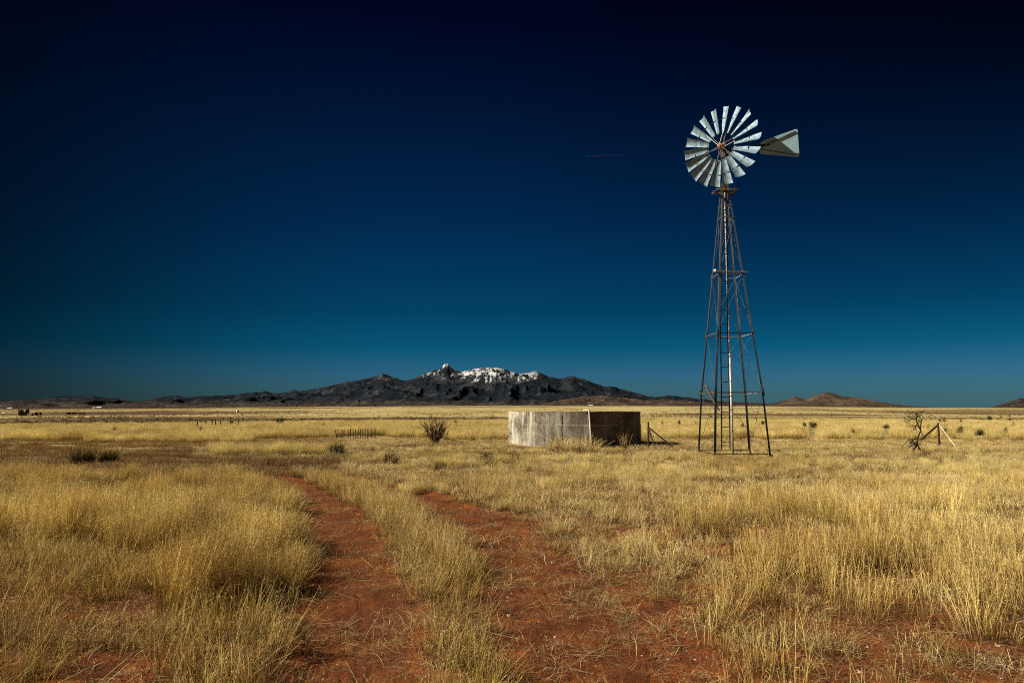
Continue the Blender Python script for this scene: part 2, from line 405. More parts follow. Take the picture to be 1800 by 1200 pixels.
# ================================================================== MOUNTAINS
RIDGE = [(-700, 712), (-300, 708), (0, 706), (40, 703), (80, 701), (105, 697), (125, 695), (145, 697), (165, 694), (185, 699), (205, 700), (240, 706), (270, 702), (288, 697), (305, 694), (325, 698), (345, 697), (370, 696),
         (390, 695), (420, 693), (435, 690), (450, 688), (458, 690), (465, 687), (480, 691), (495, 692), (505, 689), (515, 684), (525, 687), (540, 686), (560, 682), (575, 679), (590, 676), (605, 671), (630, 668), (645, 665), (660, 662), (675, 657),
         (690, 662), (705, 668), (720, 668), (735, 662), (750, 656), (765, 650), (775, 647), (779, 642), (783, 640), (788, 641), (792, 646), (800, 650), (812, 653), (820, 651), (840, 648), (855, 646), (875, 647), (890, 650), (900, 653), (912, 657),
         (920, 656), (930, 655), (942, 652), (955, 657), (965, 662), (978, 665), (990, 664), (1005, 662), (1020, 664), (1035, 669), (1050, 676), (1062, 679), (1080, 680), (1100, 686), (1120, 691), (1140, 697), (1150, 698), (1160, 696),
         (1175, 695), (1200, 698), (1240, 702), (1260, 705), (1290, 706), (1340, 709), (1400, 713), (1500, 716), (1700, 719), (1735, 717), (1750, 712), (1765, 707), (1780, 702), (1790, 700), (1800, 700), (1830, 696), (1900, 700), (2200, 706), (2500, 710)]
FOOT = [(880, 717), (930, 713), (960, 708), (1000, 701), (1030, 697), (1060, 695), (1100, 699), (1140, 704), (1170, 701), (1200, 705), (1250, 708), (1300, 711), (1340, 710), (1360, 708), (1372, 705), (1385, 701), (1395, 697), (1403, 698),
        (1412, 702), (1418, 700), (1428, 696), (1440, 692), (1450, 690), (1462, 691), (1475, 695), (1490, 697), (1500, 698), (1520, 702), (1535, 704), (1560, 709), (1580, 711), (1600, 713), (1640, 716), (1680, 719)]
def range_mesh(prof, x0, x1, nx, ny, rf, rc, rb, ybase, sc_, amp, seed):
    px = np.linspace(x0, x1, nx); thx = (px - 900) / 1200
    yr = np.interp(px, [p[0] for p in prof], [p[1] for p in prof])
    yr = yr + (fbm(px / 9, px * 0, 4, seed) - .5) * 3.0 * np.clip((716 - yr) / 12, 0, 1)
    T = np.linspace(0, 1, ny); TB = np.linspace(0, 1, ny // 4)[1:]
    eR = (720 - yr) / 1200; e0 = (720 - ybase) / 1200
    PX, TT_ = np.meshgrid(thx, T); YR = rf + (rc - rf) * TT_
    YR = YR + (fbm(PX * 14, PX * 0, 3, seed + 3)[...] - .5) * (rc - rf) * .18 * TT_
    X = PX * YR; wx = (fbm(X / sc_ / 2, YR / sc_ / 2, 4, seed + 5) - .5) * 3.2; wy = (fbm(X / sc_ / 2 + 9, YR / sc_ / 2, 4, seed + 6) - .5) * 2.4
    rid = ridged(X / sc_ + wx, YR / sc_ * .55 + wy, 6, seed + 1)
    rid2 = ridged(X / (sc_ * .3), YR / (sc_ * .3), 4, seed + 21)
    env = (TT_ * (1 - TT_) * 4) ** .8
    s = TT_ ** 1.15
    dpx = (x1 - x0) / (nx - 1); kw = np.exp(-.5 * (np.arange(-120, 121) * dpx / 38) ** 2); kw /= kw.sum()
    eS = np.convolve(np.pad(eR, 120, mode='edge'), kw, 'valid'); wT = TT_ ** 5; eM = eS[None] * (1 - wT) + eR[None] * wT
    E = e0 + (eM - e0) * np.minimum(s * (1 + (1 - TT_) ** .6 * (amp * (rid - .40) + amp * .35 * (rid2 - .4))) + .0 * env, .55 + .45 * TT_ ** .5)
    Z = EYE + YR * E
    # back slope
    PB, TBm = np.meshgrid(thx, TB); YB = YR[-1][None] + (rb - rc) * TBm; XB = PB * YB
    ZB = EYE + YR[-1][None] * eR[None] * (1 - TBm) ** 1.3 - 60 * TBm
    X = np.vstack([X, XB]); Y = np.vstack([YR, YB]); Z = np.vstack([Z, ZB]); rid = np.vstack([rid, np.zeros_like(XB)])
    k = np.arange(X.size).reshape(X.shape)
    F = np.stack([k[:-1, :-1], k[:-1, 1:], k[1:, 1:], k[1:, :-1]], -1).reshape(-1, 4)
    yy = 720 - (Z - EYE) / Y * 1200
    return X, Y, Z, F, rid, yy
def mountain_mat(name, low, high, patch, haze=(.0, .0, .0)):
    m, t, n, b = new_mat(name); P = N(t, 'ShaderNodeNewGeometry').outputs['Position']
    f = noise_n(t, P, .004, 7, .7); g = noise_n(t, P, .02, 6, .8); g2 = noise_n(t, P, .032, 5, .85)
    fo = math_n(t, 'ADD', math_n(t, 'MULTIPLY', f, .6), math_n(t, 'MULTIPLY', g, .4))
    c = ramp_n(t, fo, [(.38, low), (.50, high), (.58, patch)])
    lo = attr_n(t, 'lowland').outputs['Fac']
    tan = ramp_n(t, fo, [(.40, (.05, .035, .025)), (.52, (.12, .085, .06)), (.62, (.20, .15, .10))])
    c = mix_n(t, lo, c, tan)
    sn = math_n(t, 'ADD', attr_n(t, 'snow').outputs['Fac'], math_n(t, 'MULTIPLY', math_n(t, 'SUBTRACT', g2, .5), 2.4))
    sn = ramp_n(t, sn, [(.50, (0, 0, 0)), (.72, (1, 1, 1))])
    c = mix_n(t, sn, c, (.82, .84, .88))
    sn = None; t.links.new(c, b.inputs['Base Color']); b.inputs['Roughness'].default_value = 1; b.inputs['Specular IOR Level'].default_value = 0
    bump_n(t, b, fo, .8, 110)
    return m
X, Y, Z, F, rid, yy = range_mesh(RIDGE, -700, 2500, 2300, 90, 7200, 10500, 13500, 725, 640, 1.05, 101)
ppx = 900 + 1200 * X / Y
snow = sstep(687, 653, yy + (fbm(X / 300, Y / 300, 3, 9) - .5) * 22) * (.20 + .58 * sstep(.34, .66, fbm(X / 70, Y / 130, 5, 55, .7)) + .30 * sstep(.30, .55, rid) - .12)
snow *= np.where(ppx < 735, .72, 1) * (1 - .85 * sstep(1045, 1075, ppx)) * (1 - .5 * sstep(972, 982, ppx) * (1 - sstep(1000, 1015, ppx)))
lowl = sstep(700, 714, yy + (fbm(X / 400, Y / 400, 3, 19) - .5) * 10) * .55
me = me_np('mountains', np.stack([X, Y, Z], -1).reshape(-1, 3), F, {'snow': snow.ravel(), 'lowland': lowl.ravel()}, True)
link('mountains', me, mountain_mat('hazed_forest_mountain', (.009, .014, .021), (.016, .022, .032), (.060, .056, .060)), kind='structure')  # dark forest colour; its bluish tint stands in for distance haze
X, Y, Z, F, rid, yy = range_mesh(FOOT, 870, 1690, 900, 70, 5200, 6600, 8000, 724, 300, .8, 201)
ppx = 900 + 1200 * X / Y
lowl = sstep(1330, 1400, ppx) * .9 + (1 - sstep(1330, 1400, ppx)) * .38
me = me_np('foothills', np.stack([X, Y, Z], -1).reshape(-1, 3), F, {'snow': np.zeros(X.size), 'lowland': lowl.ravel()}, True)
link('foothills', me, mountain_mat('bare_foothill', (.03, .026, .026), (.075, .055, .048), (.15, .11, .09)), kind='structure')

# ================================================================== CONCRETE TANK
cm, t, n, b = new_mat('weathered_concrete'); O = coord(t)
P = N(t, 'ShaderNodeNewGeometry').outputs['Position']
big = noise_n(t, P, 1.1, 5, .6); fine = noise_n(t, P, 9, 7, .8); st = noise_n(t, P, 3.2, 5, .6, (1, 1, .12)); st2 = noise_n(t, P, 9, 4, .6, (1, 1, .06))
c = ramp_n(t, math_n(t, 'ADD', math_n(t, 'MULTIPLY', big, .55), math_n(t, 'MULTIPLY', fine, .45)), [(.40, (.055, .042, .03)), (.46, (.18, .145, .105)), (.52, (.33, .28, .21)), (.58, (.56, .50, .41))])
lime = ramp_n(t, st, [(.54, (0, 0, 0)), (.62, (1, 1, 1))]); c = mix_n(t, math_n(t, 'MULTIPLY', lime, .8), c, (.66, .62, .54))
dk = ramp_n(t, st2, [(.30, (1, 1, 1)), (.42, (0, 0, 0))]); c = mix_n(t, math_n(t, 'MULTIPLY', dk, .65), c, (.09, .07, .055))
sz = N(t, 'ShaderNodeSeparateXYZ'); t.links.new(P, sz.inputs[0])
wz = math_n(t, 'ADD', sz.outputs['Z'], math_n(t, 'MULTIPLY', math_n(t, 'SUBTRACT', noise_n(t, P, 2.5, 4), .5), .25))
wet = ramp_n(t, wz, [(.62, (1, 1, 1)), (.90, (.25, .25, .25))])
spots = ramp_n(t, noise_n(t, P, 22, 5, .8), [(.52, (0, 0, 0)), (.60, (1, 1, 1))])
c = mix_n(t, math_n(t, 'MULTIPLY', math_n(t, 'MULTIPLY', wet, spots), .8), c, (.70, .66, .58))
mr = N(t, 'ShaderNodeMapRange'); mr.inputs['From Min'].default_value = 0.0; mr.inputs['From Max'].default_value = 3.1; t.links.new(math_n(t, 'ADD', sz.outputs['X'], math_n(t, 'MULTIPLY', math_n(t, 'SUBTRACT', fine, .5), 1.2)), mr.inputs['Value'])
c = mix_n(t, math_n(t, 'MULTIPLY', mr.outputs[0], .72), c, (.085, .065, .045))  # stain growing to the right; also paints extra shade on the unlit side
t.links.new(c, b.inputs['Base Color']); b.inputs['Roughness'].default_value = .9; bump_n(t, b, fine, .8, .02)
TCX, TCY, TR, TH_ = 2.98, 32.4, 3.17, 1.52
tank = thing('water_tank', 'old eight sided concrete stock tank with white lime stains, left of the windmill', 'water tank', (TCX, TCY, 0))
K = 8; A0 = math.atan2(-.994, .105) 
cor = [(math.cos(A0 + i * 2 * math.pi / K), math.sin(A0 + i * 2 * math.pi / K)) for i in range(K)]
WT = .18
seamz = .93
rs = np.random.RandomState(3)
for i in range(K):
    p, q = cor[i], cor[(i + 1) % K]
    # outer skin as a grid with uneven form-board relief, inner face behind it
    nu, nv = 26, 20; Vv = []; Ff = []
    e = Vector((q[0] - p[0], q[1] - p[1], 0)).normalized(); no = Vector((e.y, -e.x, 0))
    for side in (0, 1):
        rad = TR if side == 0 else TR - WT
        for v_ in range(nv + 1):
            for u_ in range(nu + 1):
                f = u_ / nu; z = -.25 + (TH_ + .25) * v_ / nv
                x = (p[0] * (1 - f) + q[0] * f) * rad; y = (p[1] * (1 - f) + q[1] * f) * rad
                if side == 0:
                    dd = (float(vn(i * 9 + f * 7, z * 3, 5)) - .5) * .02
                    if 0 < u_ < nu: x += no.x * dd; y += no.y * dd
                    k = .012 if z > seamz else 0
                    x -= no.x * k * .0; 
                    s_ = 1 - k / TR; x *= s_; y *= s_
                if v_ == nv: z += (float(vn((p[0] * (1 - f) + q[0] * f) * 6, (p[1] * (1 - f) + q[1] * f) * 6, 8)) - .5) * .03
                Vv.append(Vector((x, y, z)))
    n1 = (nu + 1) * (nv + 1)
    for v_ in range(nv):
        for u_ in range(nu):
            a = v_ * (nu + 1) + u_; Ff.append([a, a + 1, a + nu + 2, a + nu + 1]); Ff.append([n1 + a, n1 + a + nu + 1, n1 + a + nu + 2, n1 + a + 1])
    for u_ in range(nu):
        a = nv * (nu + 1) + u_; Ff.append([a, a + 1, n1 + a + 1, n1 + a])
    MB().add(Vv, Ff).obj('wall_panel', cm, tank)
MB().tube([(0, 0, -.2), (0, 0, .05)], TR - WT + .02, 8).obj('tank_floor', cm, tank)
# form seam: thin lime crust along the joint of the two pours
sm = simple('lime_crust', [(.35, (.35, .31, .25)), (.6, (.75, .72, .65))], 12)
for i in (7, 0):
    p, q = cor[i], cor[(i + 1) % K]; mb = MB(); s0, s1 = ((.42, .995) if i == 7 else (.02, .62))
    prev = None
    for j in range(25):
        f = s0 + (s1 - s0) * j / 24; pt = Vector(((p[0] * (1 - f) + q[0] * f) * (TR + .004), (p[1] * (1 - f) + q[1] * f) * (TR + .004), seamz + .01 * math.sin(j * 2.1)))
        if prev is not None: mb.beam(prev, pt, .016, .016 + .012 * rs.rand())
        prev = pt
    mb.obj('lime_seam', sm, tank)
# crack on the left front panel
pc = cor[7]; qc = cor[0]; mb = MB(); prev = None
for j in range(11):
    f = .50 + .006 * math.sin(j * 1.3); z = .35 + j * .1; pt = Vector(((pc[0] * (1 - f) + qc[0] * f) * (TR + .003), (pc[1] * (1 - f) + qc[1] * f) * (TR + .003), z))
    if prev is not None: mb.beam(prev, pt, .02, .014)
    prev = pt
mb.obj('crack', simple('crack_shadow', [(.4, (.03, .025, .02)), (.6, (.08, .06, .05))], 20), tank)
# white overflow pipe standing at the corner
wp = simple('white_painted_pipe', [(.35, (.62, .58, .5)), (.55, (.82, .8, .74))], 9, rough=.6, bump=.1)
x0, y0 = TCX + cor[0][0] * (TR + .09), TCY + cor[0][1] * (TR + .09)
mb = MB().tube([(x0 + .04, y0, -.1), (x0, y0, .7), (x0 - .05, y0, 1.57), (x0 - .08, y0 + .01, 1.60), (x0 - .20, y0 + .05, 1.59), (x0 - .28, y0 + .1, 1.575)], .034, 10)
o = mb.obj('fill_pipe', wp, None, (x0, y0, 0), True); o['label'] = 'thin white upright pipe hooked over the front corner of the concrete tank'; o['category'] = 'pipe'

# ================================================================== WINDMILL
TX, TY = 7.44, 23.244
steel, t, n, b = new_mat('galvanised_steel'); P = coord(t)
f = noise_n(t, P, 3.5, 5, .65); g = noise_n(t, P, 30, 4, .7)
c = ramp_n(t, f, [(.35, (.24, .26, .27)), (.55, (.38, .41, .43))]); ru = ramp_n(t, math_n(t, 'ADD', math_n(t, 'MULTIPLY', f, .5), math_n(t, 'MULTIPLY', g, .5)), [(.52, (0, 0, 0)), (.60, (1, 1, 1))])
t.links.new(mix_n(t, math_n(t, 'MULTIPLY', ru, .75), c, (.17, .085, .04)), b.inputs['Base Color'])
b.inputs['Metallic'].default_value = .35; b.inputs['Roughness'].default_value = .5; bump_n(t, b, g, .2, .003)
rust, t, n, b = new_mat('rusty_steel'); P = coord(t)
f = noise_n(t, P, 6, 5, .7)
t.links.new(ramp_n(t, f, [(.35, (.022, .018, .017)), (.52, (.05, .036, .030)), (.66, (.13, .12, .115))]), b.inputs['Base Color'])
b.inputs['Metallic'].default_value = .2; b.inputs['Roughness'].default_value = .75; bump_n(t, b, f, .3, .003)
rust2 = simple('orange_rust', [(.35, (.22, .09, .04)), (.52, (.42, .19, .09)), (.68, (.5, .33, .22))], 14, rough=.8)
dark = simple('dark_steel_rod', [(.4, (.05, .045, .04)), (.6, (.13, .115, .10))], 10, rough=.6, metal=.3)
legm, t, n, b = new_mat('leg_steel'); P = coord(t)
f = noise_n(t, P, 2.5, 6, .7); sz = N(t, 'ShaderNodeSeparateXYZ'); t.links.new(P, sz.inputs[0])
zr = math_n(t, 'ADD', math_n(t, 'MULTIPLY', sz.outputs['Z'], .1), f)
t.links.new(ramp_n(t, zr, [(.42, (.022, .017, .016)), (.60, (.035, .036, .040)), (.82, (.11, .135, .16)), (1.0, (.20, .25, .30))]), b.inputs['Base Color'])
b.inputs['Metallic'].default_value = .7; b.inputs['Roughness'].default_value = .42; bump_n(t, b, f, .2, .003)
wood = simple('grey_weathered_wood', [(.35, (.16, .12, .085)), (.6, (.36, .29, .22))], 5, (8, 8, .6), rough=.9)

LEV = [(-.15, .94), (2.18, .801), (4.17, .609), (6.21, .412), (8.23, .215), (9.45, .095)]
def half(z): return float(np.interp(z, [l[0] for l in LEV], [l[1] for l in LEV]))
mill = thing('windmill', 'tall steel farm windmill on a four legged lattice tower', 'windmill', (TX, TY, 0), R(1.1))
SG = [(-1, -1), (1, -1), (1, 1), (-1, 1)]
def legp(k, z): h = half(z); return Vector((SG[k][0] * h, SG[k][1] * h, z))
for k in range(4):
    mb = MB()
    for (z0, _), (z1, _) in zip(LEV[:-1], LEV[1:]):
        a, b_ = legp(k, z0), legp(k, z1 + .02); wd = .060 if z0 < 6 else .052
        mb.angle_iron(a, b_, wd, .007, (-SG[k][0], 0, 0), (0, -SG[k][1], 0))
    # splice plates and foot
    for z in (2.18, 4.17, 6.21): mb.beam(legp(k, z - .12) + Vector((0, 0, 0)), legp(k, z + .12), .045, .045)
    mb.beam(legp(k, -.1), legp(k, .16), .075, .075)
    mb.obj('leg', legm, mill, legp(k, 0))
GL = [.20, 2.18, 4.17, 6.21, 8.23, 8.65]
for gi, z in enumerate(GL):
    for k in range(4):
        if gi == 0 and k == 1: continue
        a, b_ = legp(k, z), legp((k + 1) % 4, z)
        inw = Vector((-(a + b_).x, -(a + b_).y, 0)).normalized() * -.006
        mb = MB().angle_iron(a + inw, b_ + inw, .030, .005, (0, 0, -1), -Vector((inw.x, inw.y, 0)).normalized() * -1)
        mb.obj('girt', rust if (gi == 0 or k == 0) and gi < 3 else steel, mill, (a + b_) / 2)
BR = [.20, 2.18, 4.17, 6.21, 8.23]
for z0, z1 in zip(BR[:-1], BR[1:]):
    for k in range(4):
        k2 = (k + 1) % 4
        for a, b_ in ((legp(k, z0), legp(k2, z1)), (legp(k2, z0), legp(k, z1))):
            if z0 == .20 and k in (0,) and a == legp(k, z0): pass
            off = Vector(((legp(k, z0) + legp(k2, z0)).x, (legp(k, z0) + legp(k2, z0)).y, 0)).normalized() * (-.012 if a == legp(k, z0) else -.026)
            MB().tube([a + off, (a + b_) / 2 + off + Vector((0, 0, -.015)), b_ + off], .0055, 5).obj('brace_rod', dark, mill, (a + b_) / 2)
# small plate flag on two rods (tag discs)
# ladder
def lad(side, z):
    x = np.interp(z, [.35, 4.17, 6.2, 9.1], [6.80, 6.975, 7.125, 7.30]) - TX + side * float(np.interp(z, [0, 9.1], [.275, .20]))
    return Vector((x, -half(z) + .10, z))
lader = None
mb = MB()
for s in (0, 1):
    pts = [lad(s, z) for z in np.linspace(.32, 9.25, 10)]
    for a, b_ in zip(pts[:-1], pts[1:]): mb.beam(a, b_, .034, .018)
lader = mb.obj('ladder', rust, mill)
for i in range(18):
    z = .55 + i * .49
    MB().tube([lad(0, z), lad(1, z)], .0125, 6).obj('rung', rust, lader, (0, 0, 0))
# drop pipe, rod and couplings
MB().tube([(0, 0, -.1), (0, 0, 3.45)], .036, 12).tube([(0, 0, 2.05), (0, 0, 2.13)], .048, 12).tube([(0, 0, 1.4), (0, 0, 1.46)], .045, 12).tube([(0, 0, 3.40), (0, 0, 3.5)], .045, 12).obj('drop_pipe', simple('zinc_pipe', [(.38, (.36, .35, .32)), (.6, (.66, .66, .62))], 3, rough=.5, metal=.3, bump=.1), mill, smooth=True)
mb = MB().tube([(0, 0, 3.45), (-.02, 0, 6.5), (0, 0, 9.6)], .021, 8)
for z in np.arange(3.9, 9.3, .42): mb.tube([(-.01, 0, z), (-.01, 0, z + .07)], .03, 8)
mb.obj('pump_rod', simple('wooden_pump_rod', [(.38, (.16, .10, .07)), (.52, (.5, .48, .44))], 9, (1, 1, 3), rough=.7), mill, smooth=True)
# service platform: boards around the neck
plat = MB().beam((-.14, -.16, 9.13), (.14, -.16, 9.13), .04).obj('platform', rust, mill)
for (a, b_, wd) in (((-.44, -.22, 9.13), (-.30, .20, 9.27), .10), ((-.36, -.24, 9.19), (.40, -.24, 9.20), .09), ((-.38, .20, 9.19), (.42, .20, 9.21), .09), ((.30, -.26, 9.23), (.44, .24, 9.24), .09)):
    MB().beam(a, b_, wd, .028).obj('plank', wood, plat, (0, 0, 0))
for a, b_ in (((-.12, -.12, 8.9), (-.40, -.22, 9.16)), ((.12, -.12, 8.9), (.36, -.22, 9.18)), ((.12, .12, 8.9), (.36, .2, 9.18))): MB().beam(a, b_, .02).obj('bracket', rust, plat)
# work board at third girt
MB().beam((-.56, -.46, 6.27), (.57, -.44, 6.25), .06, .03).obj('cross_board', wood, mill)
MB().beam((-.60, -.50, 6.25), (-.54, -.36, 6.34), .07, .04).obj('board_end', simple('pale_board', [(.4, (.55, .55, .5)), (.6, (.75, .74, .7))], 9), mill)
# mast
ZH = 10.73
MB().tube([(0, 0, 9.2), (0, 0, 10.45)], .055, 12).tube([(0, 0, 9.40), (0, 0, 9.50)], .10, 12).tube([(0, 0, 9.9), (0, 0, 9.97)], .08, 12).obj('mast', rust2, mill, smooth=True)
# head: local frame of the rotor, axis pointing from the tower to the wheel front
PSI = R(44)
ax = Vector((-math.sin(PSI), -math.cos(PSI), 0)); ex = Vector((math.cos(PSI), -math.sin(PSI), 0)); ez = Vector((0, 0, 1))
hub = Vector((7.27 - TX, 23.0 - TY, ZH))
side = hub - ax * hub.dot(ax); side.z = 0
mb = MB().box(Vector((0, 0, 10.52)) + side * .5, (.17, .20, .30), Matrix.Rotation(-PSI, 3, 'Z'))
mb.tube([Vector((side.x, side.y, ZH)) - ax * .22, hub + ax * .02], .05, 12)
mb.box(Vector((side.x, side.y, ZH + .12)) - ax * .02, (.13, .16, .20), Matrix.Rotation(-PSI, 3, 'Z'))
mb.tube([Vector((side.x, side.y, ZH + .2)) - ax * .02, Vector((side.x, side.y, ZH + .5)) - ax * .05, Vector((side.x, side.y, ZH + .56)) - ax * .1], [.07, .06, .02], 8)
mb.obj('gearbox', rust, mill)
def W(r, th, a=0.0):                     # point of the wheel: radius, clockwise angle from top seen from the front, offset along axis
    return hub + ex * (r * math.sin(th)) + ez * (r * math.cos(th)) + ax * a
blm, t, n, b = new_mat('zinc_blade'); P = N(t, 'ShaderNodeNewGeometry').outputs['Position']
f = noise_n(t, P, 7, 6, .7); g = noise_n(t, P, 45, 3, .7)
c = ramp_n(t, f, [(.33, (.10, .155, .20)), (.48, (.20, .29, .36)), (.66, (.31, .43, .53))])
sp_ = ramp_n(t, g, [(.66, (0, 0, 0)), (.74, (1, 1, 1))]); c = mix_n(t, math_n(t, 'MULTIPLY', sp_, .35), c, (.2, .19, .17))
t.links.new(c, b.inputs['Base Color']); b.inputs['Metallic'].default_value = .25; b.inputs['Roughness'].default_value = .55; bump_n(t, b, f, .25, .01)
RI, RO, NB = .50, 1.42, 18
wheel = MB().tube([hub - ax * .10, hub + ax * .09], .085, 14).tube([hub + ax * .09, hub + ax * .13], .05, 12).obj('wheel', rust2, mill)
TH0 = R(11)
BETA = R(33)
proto = None
for i in range(NB):
    th = TH0 + i * 2 * math.pi / NB
    er = ex * math.sin(th) + ez * math.cos(th); et = ex * math.cos(th) - ez * math.sin(th)
    beta = BETA + R(random.uniform(-2.5, 2.5)); Vv = []; nu, nv = 5, 6
    bent = (i == 2)
    for s_ in (0, 1):
        for v_ in range(nv + 1):
            rr_ = RI - .02 + (RO - RI + .02) * v_ / nv; chord = .18 + (.345 - .18) * v_ / nv
            for u_ in range(nu + 1):
                uu = u_ / nu - .5
                tx_ = uu * chord; camb = .16 * chord * (1 - (2 * uu) ** 2)
                # chord line: et*cos + ax*sin so that the blade's front faces -et side
                cdir = et * math.cos(beta) + ax * math.sin(beta); ndir = ax * math.cos(beta) - et * math.sin(beta)
                p = hub + er * (rr_ - (.05 * (uu + .5) if v_ == nv else 0)) + cdir * tx_ - ndir * (camb - .05 * chord) + ndir * (-.0012 * s_ * 2)
                if bent and v_ == nv and u_ == 0: p = p + er * .05 + ax * .03
                Vv.append(p)
    n1 = (nu + 1) * (nv + 1); Ff = []
    for v_ in range(nv):
        for u_ in range(nu):
            a = v_ * (nu + 1) + u_; q = [a, a + 1, a + nu + 2, a + nu + 1]; Ff.append(q[::-1]); Ff.append([n1 + z for z in q])
    for u_ in range(nu):
        for row in (0, nv):
            a = row * (nu + 1) + u_; Ff.append([a, a + 1, n1 + a + 1, n1 + a])
    for v_ in range(nv):
        for cl in (0, nu):
            a = v_ * (nu + 1) + cl; Ff.append([a, a + nu + 1, n1 + a + nu + 1, n1 + a])
    MB().add(Vv, Ff).obj('blade', blm, wheel, hub)
for o in wheel.children: o.location = hub
for rad, off, w_ in ((RI + .015, -.03, .009), (RI + .50, -.05, .009)):
    pts = [W(rad, 2 * math.pi * j / 72, off) for j in range(73)]
    MB().tube(pts, w_, 5, False).obj('ring', dark, wheel)
# blade clips on the outer ring
for i in range(NB):
    th = TH0 + i * 2 * math.pi / NB
    pts = []
    for j in range(7):
        q = j / 6 - .5; pts.append(W(RI + .50 + .02 * math.cos(q * 3), th + q * .24, -.04 + q * .12 - .075 * math.cos(q * math.pi) + .07))
    MB().tube(pts, .009, 5).obj('blade_clip', dark, wheel)
for i in range(6):
    th = R(18) + i * math.pi / 3
    for da, off, offo in ((-.05, .10, -.03), (.05, -.10, -.05)):
        MB().tube([W(.06, th + da * 6, off), W(RI + (.50 if da < 0 else .0), th + da, offo)], .0075, 5).obj('spoke', steel, wheel)
# tail: boom, bars and vane, partly furled
td = Vector((.98, -.20, 0)).normalized(); tn = Vector((td.y, -td.x, 0))
T0 = Vector((0, 0, ZH - .05))
vane_m, t, n, b = new_mat('zinc_vane'); P = coord(t)
f = noise_n(t, P, 2.2, 5, .6); g = noise_n(t, P, 20, 4, .7)
t.links.new(ramp_n(t, math_n(t, 'ADD', math_n(t, 'MULTIPLY', f, .7), math_n(t, 'MULTIPLY', g, .3)), [(.36, (.24, .38, .45)), (.5, (.32, .48, .56)), (.64, (.38, .54, .62))]), b.inputs['Base Color'])
b.inputs['Metallic'].default_value = .15; b.inputs['Roughness'].default_value = .6; bump_n(t, b, g, .1, .004)
def TP(s, z, o=0.0): return T0 + td * s + ez * z + tn * o
vane = MB().beam(TP(.1, .0), TP(1.55, .10), .05, .06).obj('tail_boom', rust, mill)
prof = [(1.22, -.20), (1.22, .16), (1.40, .27), (2.44, .59), (2.49, .56), (2.51, -.34), (2.46, -.42), (1.35, -.24)]
Vv = [TP(s, z, .004) for s, z in prof] + [TP(s, z, -.004) for s, z in prof]; m8 = len(prof)
MB().add(Vv, [list(range(m8)), list(range(2 * m8 - 1, m8 - 1, -1))] + [[i, (i + 1) % m8, (i + 1) % m8 + m8, i + m8] for i in range(m8)]).obj('tail_vane', vane_m, mill)
MB().beam(TP(1.2, -.02, .03), TP(2.42, .50, .03), .035, .03).beam(TP(1.5, .02, -.03), TP(2.42, .50, -.03), .02, .02).obj('vane_bar', dark, mill)
MB().beam(TP(1.2, -.04, .022), TP(2.38, -.34, .022), .022, .02).obj('vane_bar', dark, mill)
MB().tube([TP(.05, .45), TP(1.3, .12)], .008, 5).obj('tail_stay', dark, mill)

# leaning board inside the tower
a = at_depth(1240.5, 677.5, 22.25); b_ = at_depth(1263.5, 721, 22.6)
o = MB().beam(a, b_, .075, .035).obj('board', simple('reddish_board', [(.35, (.20, .12, .08)), (.6, (.36, .26, .19))], 6, (6, 6, 1)), None, (a + b_) / 2); o['label'] = 'short grey brown board wedged aslant between two legs of the windmill tower'; o['category'] = 'board'

# ================================================================== BRACED POSTS
def pole(mb, a, b_, r, n=9): return mb.tube([a, (Vector(a) + Vector(b_)) / 2, b_], r, n)
oldwood = simple('old_post_wood', [(.35, (.022, .014, .011)), (.6, (.06, .04, .03))], 6, (3, 3, .6), rough=.9)
palewood = simple('bleached_pole_wood', [(.35, (.50, .42, .30)), (.6, (.72, .64, .5))], 6, (3, 3, .6), rough=.9)
def gp(px, py, sink=.06):
    x, y = on_ground(px, py); return Vector((float(x), float(y), hz(x, y) - sink))
pr = gp(1651.5, 788); br = thing('braced_post', 'dark fence corner post with one dark and one bleached slanting brace, right of the windmill', 'fence post', pr)
top = at_depth(1649, 743, pr.y) - pr
MB().tube([(0, 0, -.1), top * .5, top], [.045, .042, .038], 9).obj('post', oldwood, br)
jt = top * .93 + Vector((0, 0, 0))
MB().tube([(jt), gp(1613, 775) - pr], [.04, .045], 9).obj('brace', oldwood, br)
MB().tube([(jt + Vector((.03, -.03, 0))), gp(1686.5, 791) - pr], [.019, .022], 9).obj('brace', palewood, br, label='bleached pale brace')
mb = MB()
for z in (.22, .30): mb.tube([Vector((.06 * math.cos(a), .06 * math.sin(a), z + .01 * math.sin(a * 2))) for a in np.linspace(0, 6.3, 14)], .006, 4)
mb.tube([(0, 0, .3), (-.15, .02, .33), (-.2, .03, .27)], .005, 4)
mb.obj('wire', dark, br)
pl = gp(1140, 786); bl = thing('braced_post', 'dark post with two slanting braces standing just right of the concrete tank', 'fence post', pl)
top = at_depth(1139.5, 741.5, pl.y) - pl; jt = top * .80
MB().tube([(0, 0, -.1), top * .5, top], [.045, .043, .04], 9).obj('post', oldwood, bl)
MB().tube([jt, gp(1152, 787.5) - pl], [.030, .032], 9).obj('brace', oldwood, bl)
MB().tube([jt, gp(1190, 787.5) - pl], [.032, .036], 9).obj('brace', oldwood, bl)

